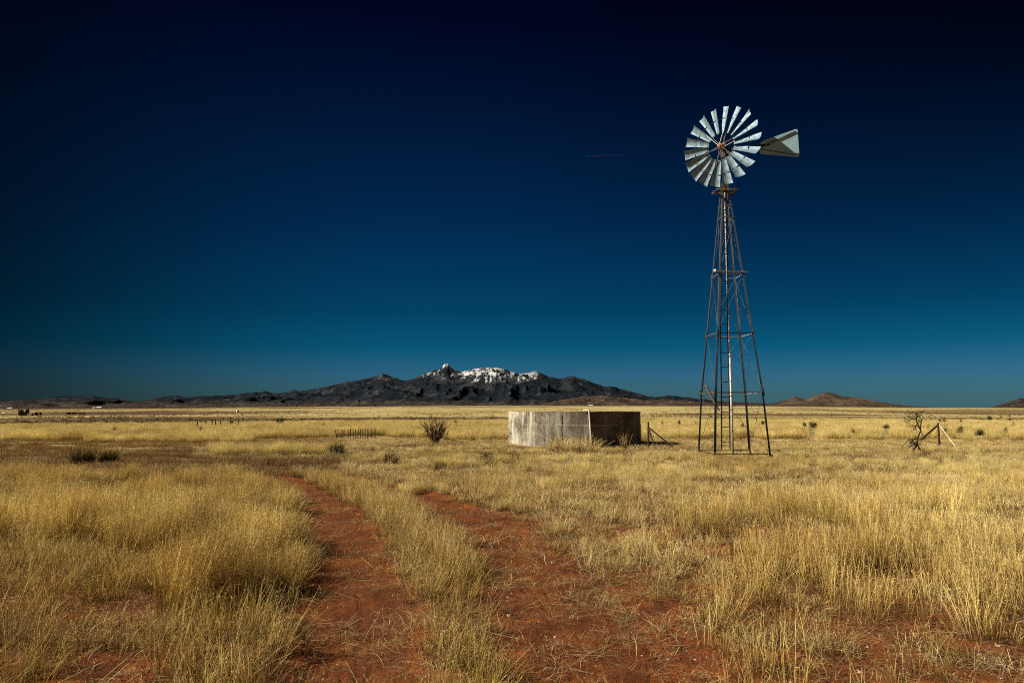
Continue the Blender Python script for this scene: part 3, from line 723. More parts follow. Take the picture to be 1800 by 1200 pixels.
# ================================================================== BARE TREES
def branch(mb, p, d, L, r, depth, spread=.55, wob=.22, curl=0.0, minr=.004, drop=0.0):
    n = max(3, int(L / .05)) if L < .6 else 7
    pts = [Vector(p)]; d = Vector(d).normalized(); rad = [r]
    for i in range(n):
        d = (d + Vector((random.gauss(0, wob), random.gauss(0, wob), random.gauss(0, wob * .8) + curl - drop)) * .6).normalized()
        pts.append(pts[-1] + d * L / n); rad.append(max(minr, r * (1 - .55 * (i + 1) / n)))
    mb.tube(pts, rad, 6 if r > .012 else 4, True)
    if depth <= 0: return
    for k in range(random.choice((2, 3, 3))):
        i = random.randint(max(1, n // 3), n)
        dd = (pts[i] - pts[i - 1]).normalized(); a = Vector((random.gauss(0, 1), random.gauss(0, 1), random.gauss(0, .8))).normalized()
        branch(mb, pts[i], dd + a * spread * 1.3, L * random.uniform(.5, .8), rad[i] * .75, depth - 1, spread, wob, curl, minr, drop)
bark = simple('dark_bark', [(.35, (.018, .011, .009)), (.6, (.05, .032, .025))], 12, rough=.95, bump=.6)
def poly_tube(mb, pts, r0, r1, Y, ref, n=8, jit=.03):
    P_ = [at_depth(a, b, Y + random.uniform(-jit, jit)) - ref for a, b in pts]
    L = len(P_); mb.tube(P_, [r0 + (r1 - r0) * i / (L - 1) for i in range(L)], n); return P_
# gnarled tree right
ref = gp(1603, 803.5, .05); Yt = ref.y
tr = thing('bare_tree', 'small gnarled leafless tree with a crooked dark trunk beside the braced post', 'tree', ref)
Z10 = lambda L: [(1560 + a / 10, 700 + b / 10) for a, b in L]
mb = MB(); trunk = poly_tube(mb, Z10([(430, 1045), (440, 960), (470, 880), (520, 820), (528, 740), (535, 680), (560, 620), (592, 570)]), .040, .020, Yt, ref, 9)
mb.obj('trunk', bark, tr, smooth=True)
random.seed(21)
mb = MB()
limbs = [([(592, 570), (560, 520), (535, 450), (510, 400), (500, 370)], .018, .012), ([(592, 570), (575, 500), (590, 440), (600, 385), (570, 330), (540, 310)], .016, .009),
         ([(500, 370), (530, 320), (490, 260), (440, 250), (400, 270)], .011, .006), ([(540, 310), (520, 265), (560, 230), (600, 220)], .010, .006),
         ([(500, 370), (430, 350), (380, 310), (310, 320), (300, 350)], .010, .005), ([(535, 450), (490, 490), (430, 480), (400, 460)], .009, .005),
         ([(490, 490), (500, 540), (560, 590)], .007, .005), ([(600, 385), (635, 340), (610, 300), (600, 250)], .009, .005), ([(430, 350), (400, 390), (330, 430)], .007, .004),
         ([(520, 820), (480, 800), (440, 740), (480, 700), (510, 720)], .022, .012), ([(500, 800), (430, 830), (360, 865)], .014, .006), ([(450, 720), (400, 725), (360, 718), (310, 790), (270, 830), (245, 900)], .013, .004),
         ([(500, 820), (450, 780), (415, 750), (400, 800)], .014, .007), ([(530, 820), (570, 890), (610, 930), (660, 980)], .016, .006), ([(545, 850), (560, 930), (530, 990)], .012, .006),
         ([(540, 840), (560, 800), (590, 795)], .009, .005), ([(570, 890), (600, 960), (640, 1020)], .008, .004), ([(600, 920), (650, 940), (690, 1000)], .008, .004)]
for L, r0, r1 in limbs:
    r0, r1 = r0 * 1.25, r1 * 1.3; P_ = poly_tube(mb, Z10(L), r0, r1, Yt, ref, 6, .09)
    for _ in range(2):
        q = P_[random.randint(1, len(P_) - 1)]; branch(mb, q, (random.gauss(0, 1), random.gauss(0, .8), random.gauss(.2, 1)), random.uniform(.12, .22), r1 * .8, 1, .9, .4, minr=.0035)
    for k in range(5 if r1 < .01 else 3):
        q = P_[random.randint(1, len(P_) - 1)]; dd = Vector((random.gauss(0, 1), random.gauss(0, .8), random.gauss(.1, 1)))
        branch(mb, q, dd, random.uniform(.08, .2), r1 * .8, 1, .8, .35, minr=.0028)
mb.obj('branches', bark, tr)
# spreading bush-like tree left of the tank
random.seed(5)
ref = gp(766, 779, .05); tr = thing('bare_tree', 'wide V shaped leafless bush standing alone between the picket row and the concrete tank', 'tree', ref)
mb = MB(); mb.tube([(0, 0, -.05), (0, 0, .25)], [.06, .05], 8); mb.tube([(-.03, 0, 0), (-.12, .02, .35)], [.05, .04], 7); mb.obj('trunk', bark, tr)
mb = MB()
brushy = simple('brown_bark', [(.35, (.07, .045, .03)), (.6, (.17, .115, .08))], 12, rough=.95, bump=.4)
for k in range(26):
    a = -1.15 + 2.3 * ((k * .618) % 1)
    branch(mb, (a * .07, random.uniform(-.05, .05), random.uniform(.02, .2)), (a * .72, random.uniform(-.4, .4), 1.1 - .25 * abs(a)), random.uniform(.50, .68), .024, 3, .34, .13, .10, .0055)
mb.obj('branches', brushy, tr)
random.seed(9)
ref = gp(863, 743.5, .05); tr = thing('bare_tree', 'small thin leafless shrub behind the left end of the concrete tank', 'tree', ref)
mb = MB()
mb.tube([(0, 0, -.1), (0, 0, .3)], [.06, .05], 6); mb.obj('trunk', bark, tr); mb = MB()
for k in range(7): branch(mb, (0, 0, .1), (random.uniform(-1, 1), random.uniform(-.5, .5), .7), .7, .03, 2, .5, .15, .03, .009)
mb.obj('branches', bark, tr)
random.seed(31)
ref = gp(690, 752, .05); tr = thing('bare_tree', 'faint low leafless shrub in the pale meadow right of the picket row', 'tree', ref)
mb = MB().tube([(0, 0, -.1), (0, 0, .2)], [.03, .025], 6); mb.obj('trunk', bark, tr); mb = MB()
for k in range(3): branch(mb, (0, 0, .1), (random.uniform(-1, .8), random.uniform(-.5, .5), .35), .45, .016, 2, .5, .15, .03, .006)
mb.obj('branches', palewood, tr)

# ================================================================== FAR FENCES
postm = simple('far_post_wood', [(.35, (.045, .035, .025)), (.6, (.11, .085, .06))], 6, rough=.9)
def fence(name, label, pts, rad, wires):
    base = gp(*pts[0][0:2]); f = thing(name, label, 'fence', base); tops = []
    for i, (bx, by, tx_, ty_) in enumerate(pts):
        g = gp(bx, by, .0) - base; tp = at_depth(tx_, ty_, g.y + base.y + random.uniform(-.05, .05)) - base
        MB().tube([g + Vector((0, 0, -.12)), (g + tp) / 2 + Vector((random.uniform(-.01, .01), 0, 0)), tp], [rad * 1.1, rad, rad * .85], 7).obj('post', postm, f, g)
        tops.append((g, tp))
    for wz in wires:
        mb = MB(); mb.tube([g.lerp(tp, wz) for g, tp in tops], .004, 4); mb.obj('wire', dark, f)
xs = [(248, 275, 258, 345), (310, 275, 297, 345), (325, 272, 323, 345), (357, 275, 360, 345), (380, 265, 378, 345), (403, 268, 405, 343), (422, 268, 426, 343), (447, 275, 447, 345), (468, 265, 466, 345), (487, 268, 488, 345), (510, 265, 507, 345), (532, 268, 530, 347), (567, 265, 566, 347), (596, 262, 597, 350)]
random.seed(3)
fence('picket_fence', 'row of fourteen thin dark stakes before the meadow left of the bare bush', [(540 + c / 5, 700 + 352 / 5, 540 + a / 5, 700 + b / 5) for a, b, c, d in xs], .028, (.55, .9))
xs = [(347, 741), (362, 740), (373, 739), (378.5, 738), (388, 740), (404.5, 739), (419, 739)]
fence('post_fence', 'far row of seven dark posts at the back edge of the meadow, left', [(a + (1 if i % 2 else -1), 757, a, b - 1) for i, (a, b) in enumerate(xs)], .05, (.8,))

# ================================================================== BUNCH GRASSES, SHRUBS
def stems(ns, R0, hmin, hmax, lean, wd, seg=3, seeds=0, curl=.25, wind=(0, 0), rs=None, flat=0.0, seedlen=.03, drop=0.0):
    """A tuft: ns ribbons in a disc of radius R0; returns V, F(tri), t, v attributes"""
    rs = rs or np.random.RandomState(1); V = []; F = []; T = []; Vv = []; k = 0
    for i in range(ns):
        a = rs.rand() * 2 * math.pi; r = R0 * math.sqrt(rs.rand()); b = np.array([r * math.cos(a), r * math.sin(a), -.01])
        h = hmin + (hmax - hmin) * rs.rand(); la = a + rs.randn() * .6; l = lean * abs(rs.randn()) * (0.4 + r / R0)
        d = np.array([math.cos(la) * l + wind[0], math.sin(la) * l + wind[1], 1.0]); d[2] *= (1 - flat); d /= np.linalg.norm(d)
        ca = rs.rand() * 6.28; cu = np.array([math.cos(ca), math.sin(ca), -.3 - drop]) * curl * abs(rs.randn()) * .6
        fa = rs.rand() * 6.28; s = np.array([math.cos(fa), math.sin(fa), 0]); vv = rs.rand(); P = []
        for j in range(seg + 1):
            q = j / seg; p = b + d * h * q + cu * h * q * q; p[2] = max(p[2], -.01 if j == 0 else .004)
            wq = wd * (1 - .65 * q); P.append(p)
            V += [p - s * wq / 2, p + s * wq / 2]; T += [q, q]; Vv += [vv, vv]
        for j in range(seg):
            o = k + 2 * j; F += [(o, o + 1, o + 3), (o, o + 3, o + 2)]
        k += 2 * (seg + 1)
        for m_ in range(seeds):
            q = .62 + .38 * rs.rand(); jj = min(int(q * seg), seg - 1); fq = q * seg - jj; p = P[jj] * (1 - fq) + P[jj + 1] * fq
            dv = rs.randn(3); dv[2] = abs(dv[2]) * .8 + .3; dv /= np.linalg.norm(dv); L = seedlen * (.5 + rs.rand()); sd = rs.randn(3); sd /= np.linalg.norm(sd)
            V += [p, p + dv * L * .6 + sd * wd * .55, p + dv * L]; T += [q, q, 1]; Vv += [vv] * 3; F.append((k, k + 1, k + 2)); k += 3
    return np.array(V), np.array(F), np.array(T), np.array(Vv)
def stems_mesh(name, m, **kw):
    V, F, T, Vv = stems(**kw); me = me_np(name, V, F, {'t': T, 'v': Vv}); me.materials.append(m); return me
bp_dark = [stems_mesh('base_blades', M['darkgrass'], ns=620, R0=.20, hmin=.16, hmax=.40, lean=.6, wd=.010, seg=3, rs=np.random.RandomState(s)) for s in (1, 2)]
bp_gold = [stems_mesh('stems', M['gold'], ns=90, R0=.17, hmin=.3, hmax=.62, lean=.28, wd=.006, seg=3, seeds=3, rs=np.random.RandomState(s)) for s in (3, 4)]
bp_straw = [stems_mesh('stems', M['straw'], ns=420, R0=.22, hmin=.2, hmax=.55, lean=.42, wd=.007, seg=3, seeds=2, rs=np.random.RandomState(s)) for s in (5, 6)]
BUNCH = [ # px, py of base, width px, stems mesh, base scale, height scale, label
 (146, 816, 36, 'g', 1.15, 1.0, 'round dark based bunch grass with golden tips, larger of the pair at the left edge field'),
 (191, 815, 30, 'g', 1.1, .95, 'round dark based bunch grass, smaller and right hand of the pair in the left field'),
 (592, 801, 40, 's', .8, .7, 'low dark bunch grass in the short turf below the picket row'),
 (645, 792, 26, 's', .35, .8, 'small straw coloured bunch just right of the low dark bunch grass'),
 (687, 815, 34, 's', .8, .7, 'low dark green bunch grass at the head of the right wheel rut'),
 (775, 830, 56, 'g', .45, .75, 'broad upright straw bunch grass in front of the bare bush'),
 (855, 815, 44, 's', .5, .7, 'bushy straw bunch grass below the left end of the concrete tank'),
 (905, 813, 34, 's', .55, .6, 'short dark footed bunch grass below the middle of the concrete tank'),
 (985, 794, 56, 'G', .3, 1.0, 'golden bunch grass leaning on the left front of the concrete tank, left of two'),
 (1022, 797, 56, 'G', .3, 1.05, 'golden bunch grass leaning on the concrete tank below the white pipe'),
 (1098, 790, 40, 'T', .3, 1.1, 'tall thin golden grass clump before the dark side of the concrete tank'),
 (1172, 832, 34, 's', .3, .55, 'dark footed bunch grass in front of the left braced post'),
 (1063, 853, 46, 'g', .16, .75, 'golden grass clump in front of the concrete tank at middle distance'),
]
for i, (px, py, wpx, kd, bs, hs, lab) in enumerate(BUNCH):
    p = gp(px, py, .02); d = p.y; wm = wpx / 1200 * d; s = wm / .62
    t_ = thing('bunch_grass', lab, 'grass clump', p, random.uniform(0, 6.28), 'bunch grasses in the field')
    o = link('base_blades', bp_dark[i % 2], None, t_); o.scale = (s * bs, s * bs, (max(s * bs, .8) * 1.35) if bs > .45 else s * bs * 1.6)
    if kd == 'T':
        o = link('stems', bp_gold[i % 2], None, t_); o.scale = (s * .9, s * .5, hs * 1.35)
        o.data = stems_mesh('stems', M['gold'], ns=34, R0=.2, hmin=.3, hmax=.62, lean=.2, wd=.008, seg=3, seeds=4, rs=np.random.RandomState(44))
    elif kd == 'G':
        o = link('stems', bp_straw[i % 2], None, t_); o.scale = (s * 1.2, s * 1.0, hs * 1.2)
        o = link('stems', bp_gold[(i + 1) % 2], None, t_); o.scale = (s * 1.0, s * .9, hs * 1.35)
    else:
        o = link('stems', (bp_gold if kd == 'g' else bp_straw)[i % 2], None, t_); o.scale = (s, s, hs * (1.1 if kd == 'g' else .9))

def leaf_cloud(n, rx, rz, size, rs, clumps=9):
    cs = [(rs.uniform(-.75, .75), rs.uniform(-.75, .75), rs.uniform(.15, .85), rs.uniform(.22, .45)) for _ in range(clumps)]
    V = []; F = []
    for i in range(n):
        c = cs[rs.randint(clumps)]; d = rs.randn(3); d /= np.linalg.norm(d); r = c[3] * rs.rand() ** .4
        p = np.array([(c[0] + d[0] * r) * rx, (c[1] + d[1] * r) * rx, max(.0, (c[2] + d[2] * r)) * rz])
        a = rs.randn(3); a /= np.linalg.norm(a); b = np.cross(a, rs.randn(3)); b /= np.linalg.norm(b); s = size * (.6 + .8 * rs.rand())
        k = len(V); V += [p - a * s, p + b * s * .5, p + a * s]; F.append((k, k + 1, k + 2))
    return np.array(V), np.array(F)
leafm = simple('dark_leaf', [(.35, (.022, .022, .010)), (.6, (.055, .05, .02))], 3, rough=.9, bump=0)
leaf2 = simple('olive_leaf', [(.35, (.09, .08, .03)), (.6, (.17, .145, .06))], 3, rough=.9, bump=0)
shr = []
for s in range(3):
    rs = np.random.RandomState(50 + s); V, F = leaf_cloud(1500, 1, 1, .07, rs); m1 = me_np('foliage', V, F); m1.materials.append(leafm)
    random.seed(80 + s); mb = MB()
    for k in range(8): branch(mb, (0, 0, 0), (random.uniform(-1, 1), random.uniform(-1, 1), .8), .5, .03, 1, .5, .2, .0, .012)
    me = bpy.data.meshes.new('twigs'); me.from_pydata([tuple(v) for v in mb.v], [], mb.f); me.materials.append(bark); shr.append((m1, me))
SHRUB = [ # px, base py, width px, height px, label
 (1409, 748, 14, 5, 'small dark shrub in the pale meadow, nearest one right of the windmill legs'),
 (1430, 750, 16, 10, 'dark upright shrub in the pale meadow right of the windmill'),
 (1303, 749, 12, 8, 'small dark shrub seen through the windmill legs'),
 (1337, 745, 13, 5, 'low dark shrub behind the right hand leg of the windmill'),
 (1222, 744, 14, 4, 'flat dark shrub beside the left leg of the windmill'),
 (1442, 734, 6, 3, 'tiny dark shrub near the far crest under the brown hill'),
 (1551, 734, 6, 4, 'tiny dark shrub on the far crest left of the gnarled tree'),
 (1558, 752, 16, 7, 'spiky low shrub in the pale meadow left of the gnarled tree'),
 (1632, 736, 10, 3, 'flat dark shrub just right above the gnarled tree'),
 (1648, 741, 14, 5, 'olive shrub behind the top of the braced corner post'),
 (1632, 751, 8, 4, 'small olive shrub left of the braced corner post top'),
 (1660, 758, 14, 7, 'dark shrub behind the bleached brace'),
 (1688, 759, 16, 9, 'round dark shrub between the bleached brace and the largest meadow shrub'),
 (1722, 764, 19, 10, 'largest round dark shrub of the right meadow edge'),
 (1768, 758, 14, 7, 'round dark shrub near the right margin of the meadow'),
 (1734, 738, 13, 6, 'dark ragged shrub high in the right meadow'),
 (1775, 746, 9, 5, 'small dark shrub at the far right of the meadow'),
 (1768, 737, 5, 5, 'thin dark upright shrub by the far right crest'),
 (1685, 741, 5, 4, 'tiny dark shrub in the middle of the right meadow'),
 (1500, 760, 12, 7, 'brownish shrub at the front edge of the right meadow'),
 (1160, 744, 9, 6, 'forked dark shrub in the meadow right of the concrete tank'),
 (1191, 746, 7, 7, 'narrow dark shrub in the meadow between the tank and the windmill'),
 (573, 747, 12, 6, 'dark shrub in the pale meadow above the left end of the picket row'),
 (597, 748, 6, 3, 'tiny shrub right above the picket row'),
 (200, 755, 13, 4, 'flat dark shrub alone in the left part of the pale meadow'),
 (352, 755, 9, 6, 'shrub below the far row of posts'),
 (408, 743, 12, 6, 'round dark shrub behind the far row of posts'),
 (494, 742, 15, 7, 'wide dark shrub on the far crest right of the far row of posts'),
 (802, 742, 7, 6, 'slim dark shrub on the crest right of the bare bush'),
 (741, 739, 6, 3, 'tiny dark shrub on the crest left of the bare bush'),
]
CLEAR = []
def shrub(px, py, wpx, hpx, lab, i, grp='dark shrubs of the meadow', Y=None):
    if Y is None and py > 750: p = gp(px, py, .03); CLEAR.append((px, wpx, p.y))
    elif Y is None:
        Y = 1380 / (py - 720); x = (px - 900) / 1200 * Y; p = Vector((x, Y, hz(x, Y) - .05)); hpx = hpx + .42 * 1200 / Y
    else: x = (px - 900) / 1200 * Y; p = Vector((x, Y, hz(x, Y) - .1))
    Yd = p.y; wm = wpx / 1200 * Yd; hm = hpx / 1200 * Yd
    t_ = thing('shrub', lab, 'shrub', p, random.uniform(0, 6.28), grp)
    a, b_ = shr[i % 3]
    o = link('foliage', a, None, t_); o.scale = (wm / 2, wm / 2, hm * 1.1); o2 = link('twigs', b_, None, t_); o2.scale = (wm / 2, wm / 2, hm)
random.seed(77)
for i, (px, py, wpx, hpx, lab) in enumerate(SHRUB): shrub(px, py + 1, wpx * 1.15, hpx + 1, lab, i)
# far dots beyond the meadow edge
far_px = [52, 104, 153, 168, 212, 237, 252, 262, 270, 300, 315, 333, 343, 372, 400, 430, 452, 460, 520, 545, 556, 1010, 1180, 1475, 1500, 1600, 1712, 1745]
for i, px in enumerate(far_px):
    shrub(px + random.uniform(-2, 2), 0, random.uniform(3, 6), random.uniform(1.6, 2.8), 'tiny dark far shrub dotted along the crest behind the pale meadow', i, 'far shrubs along the crest', random.uniform(150, 185))

# farm trees at the far left
ft = simple('far_tree_leaf', [(.35, (.012, .013, .008)), (.6, (.03, .03, .015))], 1, rough=1, bump=0)
fcs = []
for s in range(3):
    V, F = leaf_cloud(1600, 1, 1, .12, np.random.RandomState(90 + s), 12); m1 = me_np('crown', V, F); m1.materials.append(ft); fcs.append(m1)
def far_tree(px, ytop, ybase, wpx, Y, lab, i):
    x = (px - 900) / 1200 * Y; z = hz(x, Y); p = Vector((x, Y, z)); h = (ybase - ytop) / 1200 * Y; wm = wpx / 1200 * Y
    t_ = thing('farm_tree', lab, 'tree', p, i * 1.3, 'dark trees round the far farm')
    MB().tube([(0, 0, -.3), (0, 0, h * .5)], [.25, .15], 7).obj('trunk', bark, t_)
    o = link('crown', fcs[i % 3], None, t_); o.scale = (wm / 2, wm / 2, h * .95); o.location = (0, 0, h * .1)
for i, a in enumerate([(41, 721, 732, 8, 420, 'dark farm tree, left of the two tall ones by the far farm'), (52, 720.5, 732, 8, 430, 'dark farm tree, right of the two tall ones by the far farm'), (47, 725, 732, 7, 415, 'lower dark tree filling the gap between the two tall farm trees'),
                       (69, 725, 731, 7, 440, 'dark farm tree in the middle of the far group'), (76, 725, 731, 5, 445, 'small dark farm tree at the right end of the far group'), (62, 728, 732, 4, 435, 'tiny dark bushy tree between the far tree groups'),
                       (125, 725, 729, 10, 480, 'low dark tree clump right of the far farm'), (134, 725, 729, 8, 485, 'second low dark tree clump right of the far farm'), (145, 726, 729, 6, 490, 'third smaller low tree clump right of the far farm'), (152, 726, 729, 5, 490, 'outermost right low tree clump right of the far farm')]):
    far_tree(a[0], a[1], a[2], a[3], a[4], a[5], i)
# far farm buildings
whitem = simple('white_sheet_metal', [(.4, (.72, .72, .70)), (.6, (.82, .82, .8))], 2, rough=.5, bump=0)
greym = simple('grey_board', [(.4, (.3, .29, .27)), (.6, (.4, .38, .35))], 2, rough=.8, bump=0)
def shed(px, wpx, hpx, Y, lab, rz=0):
    x = (px - 900) / 1200 * Y; z = hz(x, Y); wm = wpx / 1200 * Y; hm = hpx / 1200 * Y
    t_ = thing('farm_shed', lab, 'building', (x, Y, z), rz, 'white far farm buildings')
    D = wm * .5; hw = hm * .6
    MB().box((0, 0, hw / 2 - .3), (wm, D, hw + .6)).obj('wall', greym, t_)
    MB().add([(-wm * .53, -D * .55, hw + .02), (wm * .53, -D * .55, hw + .02), (wm * .53, D * .55, hw + .02), (-wm * .53, D * .55, hw + .02), (-wm * .53, 0, hm), (wm * .53, 0, hm)], [(0, 1, 5, 4), (3, 4, 5, 2), (0, 4, 3), (1, 2, 5), (0, 3, 2, 1)]).obj('roof', whitem, t_)
    MB().box((wm * .12, -D * .5 - .03, hw * .4), (wm * .14, .06, hw * .8)).obj('door', bark, t_)
shed(178, 8, 3.2, 1250, 'long white roofed far shed under the left mountains, wider of the pair')
shed(169, 5, 2.2, 1230, 'short white roofed far shed beside the longer one under the left mountains')
shed(22, 8, 2.4, 1150, 'white roofed far shed at the extreme left under the mountains')
shed(11, 4, 3.2, 500, 'small white far building at the left edge near the dark farm trees')
shed(1038, 7, 2.4, 1440, 'white far building on the horizon above the concrete tank')
x, Y_ = (420 - 900) / 1200 * 600, 600; z = hz(x, Y_)
t_ = thing('storage_tank', 'tiny white round tank on the far plain above the far row of posts', 'tank', (x, Y_, z))
MB().tube([(0, 0, -.3), (0, 0, 1.9)], 1.1, 16).obj('shell', whitem, t_); MB().tube([(0, 0, 1.9), (0, 0, 2.5)], [1.16, .1], 16).obj('roof', whitem, t_)

# ================================================================== AIRCRAFT AND TRAIL
pa = at_depth(1034, 275, 24000); qa = at_depth(1112, 271.5, 24600)
dirn = (pa - qa).normalized()
pt = thing('airplane', 'tiny distant airliner at the left head of the thin white trail', 'airplane', pa)
rotm = Matrix((dirn, Vector((0, 0, 1)).cross(dirn), Vector((0, 0, 1)))).transposed()
alm = simple('bare_aluminium', [(.4, (.6, .62, .65)), (.6, (.75, .76, .78))], 1, rough=.4, bump=0)
def airpart(name, mb): mb.v = [rotm @ v for v in mb.v]; return mb.obj(name, alm, pt)
airpart('fuselage', MB().tube([(34, 0, 0), (30, 0, 0), (22, 0, 0), (-18, 0, 0), (-32, 0, 1.5), (-36, 0, 2)], [.3, 2, 3, 3, 1.2, .3], 12))
for s in (-1, 1):
    airpart('wing', MB().add([(8, s * 2.5, -1), (-4, s * 2.5, -1), (-12, s * 30, 1), (-9, s * 30, 1), (8, s * 2.5, -.2), (-4, s * 2.5, -.2), (-12, s * 30, 1.3), (-9, s * 30, 1.3)], [(0, 1, 2, 3), (7, 6, 5, 4), (0, 3, 7, 4), (1, 5, 6, 2), (3, 2, 6, 7), (0, 4, 5, 1)]))
    airpart('engine', MB().tube([(7, s * 10, -3), (1, s * 10, -3)], [1.6, 1.3], 12))
airpart('tail_fin', MB().add([(-26, -.3, 2), (-34, -.3, 2), (-38, -.2, 11), (-34, -.2, 11), (-26, .3, 2), (-34, .3, 2), (-38, .2, 11), (-34, .2, 11)], [(0, 1, 2, 3), (7, 6, 5, 4), (0, 3, 7, 4), (1, 5, 6, 2), (3, 2, 6, 7), (0, 4, 5, 1)]))
tmm, t, n, b = new_mat('ice_trail'); a_ = attr_n(t, 'fade').outputs['Fac']
out = n['Material Output']; ms = N(t, 'ShaderNodeMixShader'); tp_ = N(t, 'ShaderNodeBsdfTransparent'); df = N(t, 'ShaderNodeBsdfDiffuse'); df.inputs[0].default_value = (.8, .8, .82, 1)
t.links.new(a_, ms.inputs[0]); t.links.new(tp_.outputs[0], ms.inputs[1]); t.links.new(df.outputs[0], ms.inputs[2]); t.links.new(ms.outputs[0], out.inputs[0])
mb = MB(); npt = 30; pts = [pa - dirn * 90 + (qa - pa) * (i / (npt - 1)) for i in range(npt)]
mb.tube(pts, [20 + 26 * i / npt for i in range(npt)], 8, False)
fade = np.repeat([(.034 * (1 - i / (npt - 1)) ** 1.3) * (1 if i else .6) for i in range(npt)], 8)
me = me_np('contrail', np.array([tuple(v - pa) for v in mb.v]), np.array(mb.f), {'fade': fade})
o = link('contrail', me, tmm, kind='stuff', label='thin white fading vapour trail behind the tiny airplane'); o.location = pa

# ================================================================== SCATTERED GRASS (geometry nodes)
def scatter_group(coll):
    g = bpy.data.node_groups.new('scatter', 'GeometryNodeTree')
    g.interface.new_socket('Geometry', in_out='INPUT', socket_type='NodeSocketGeometry'); g.interface.new_socket('Geometry', in_out='OUTPUT', socket_type='NodeSocketGeometry')
    gi, go = g.nodes.new('NodeGroupInput'), g.nodes.new('NodeGroupOutput')
    ip = g.nodes.new('GeometryNodeInstanceOnPoints'); ci = g.nodes.new('GeometryNodeCollectionInfo')
    ci.inputs['Collection'].default_value = coll; ci.inputs['Separate Children'].default_value = True; ci.inputs['Reset Children'].default_value = True
    def at(nm, ty):
        a = g.nodes.new('GeometryNodeInputNamedAttribute'); a.data_type = ty; a.inputs['Name'].default_value = nm; return a.outputs['Attribute']
    er = g.nodes.new('FunctionNodeEulerToRotation')
    g.links.new(at('rot', 'FLOAT_VECTOR'), er.inputs[0]); g.links.new(er.outputs[0], ip.inputs['Rotation'])
    g.links.new(at('scl', 'FLOAT_VECTOR'), ip.inputs['Scale']); g.links.new(at('idx', 'INT'), ip.inputs['Instance Index'])
    ip.inputs['Pick Instance'].default_value = True
    g.links.new(gi.outputs[0], ip.inputs['Points']); g.links.new(ci.outputs[0], ip.inputs['Instance']); g.links.new(ip.outputs[0], go.inputs[0])
    return g
def variants(name, m, n, seed, **kw):
    col = bpy.data.collections.new(name + '_kinds')
    for i in range(n):
        me = stems_mesh('%s_tuft' % name, m, rs=np.random.RandomState(seed + i), **kw)
        col.objects.link(bpy.data.objects.new('%s_tuft' % name, me))
    return col, n
def scatter(name, label, x, y, smin, smax, kinds, lean=.08, wind=.0, hvar=None):
    col, nk = kinds; n = len(x)
    if n == 0: return
    z = height(x, y) ; me = bpy.data.meshes.new(name); me.vertices.add(n)
    me.vertices.foreach_set('co', np.stack([x, y, z], 1).astype(np.float32).ravel())
    s = rng.uniform(smin, smax, n); hs = s * (hvar if hvar is not None else 1) * rng.uniform(.82, 1.15, n)
    a = rng.uniform(0, 2 * math.pi, n); lx = rng.randn(n) * lean + wind; ly = rng.randn(n) * lean
    # R = Ry(lx) Rx(ly) Rz(a)  ->  XYZ euler
    ca, sa = np.cos(a), np.sin(a); cy_, sy_ = np.cos(lx), np.sin(lx); cx_, sx_ = np.cos(ly), np.sin(ly)
    m00 = cy_ * ca + sy_ * sx_ * sa; m10 = cx_ * sa; m20 = -sy_ * ca + cy_ * sx_ * sa; m21 = sy_ * sa + cy_ * sx_ * ca; m22 = cy_ * cx_
    e = np.stack([np.arctan2(m21, m22), np.arcsin(np.clip(-m20, -1, 1)), np.arctan2(m10, m00)], 1)
    for nm, ty, dat in (('rot', 'FLOAT_VECTOR', e), ('scl', 'FLOAT_VECTOR', np.stack([s, s, hs], 1))):
        t = me.attributes.new(nm, ty, 'POINT'); t.data.foreach_set('vector', dat.astype(np.float32).ravel())
    t = me.attributes.new('idx', 'INT', 'POINT'); t.data.foreach_set('value', rng.randint(0, nk, n).astype(np.int32))
    o = link(name, me, None, None, kind='stuff', label=label)
    md = o.modifiers.new('scatter', 'NODES'); md.node_group = scatter_group(col)
    print(name, n)
    return o
def field(d0, d1, dens, dens1=None, margin=1.25):
    """random ground points with y in [d0,d1] across the view and a little beyond; density per m2 (may fall to dens1)"""
    dens1 = dens1 or dens; W0 = .76 * margin
    n = int(dens * W0 * 2 * (d1 ** 2 - d0 ** 2) / 2 * 1.0 + dens * 4 * (d1 - d0))
    y = np.sqrt(rng.uniform(d0 ** 2, d1 ** 2, n)); hw = W0 * y + 1.0; x = rng.uniform(-1, 1, n) * hw
    if dens1 != dens:
        k = rng.rand(n) < np.interp(y, [d0, d1], [1, dens1 / dens]); x, y = x[k], y[k]
    return x, y
def inpoly(px, py, poly):
    r = np.zeros(px.shape, bool); n = len(poly); j = n - 1
    for i in range(n):
        xi, yi = poly[i]; xj, yj = poly[j]
        r ^= ((yi > py) != (yj > py)) & (px < (xj - xi) * (py - yi) / (yj - yi + 1e-9) + xi); j = i
    return r
def pxj(x, y, amt=14, s=0):
    px, py = to_px(x, y, 0); k = np.clip((py - 720) / 200, .15, 2)
    return px + (fbm(x * 1.7, y * 1.7, 3, s + 70) - .5) * 4 * amt * k, py + (fbm(x * 1.7, y * 1.7, 3, s + 75) - .5) * 1.6 * amt * k
def obstacle(x, y):        # keep grass out of the tank
    return np.hypot(x - TCX, y - TCY) > TR + .05

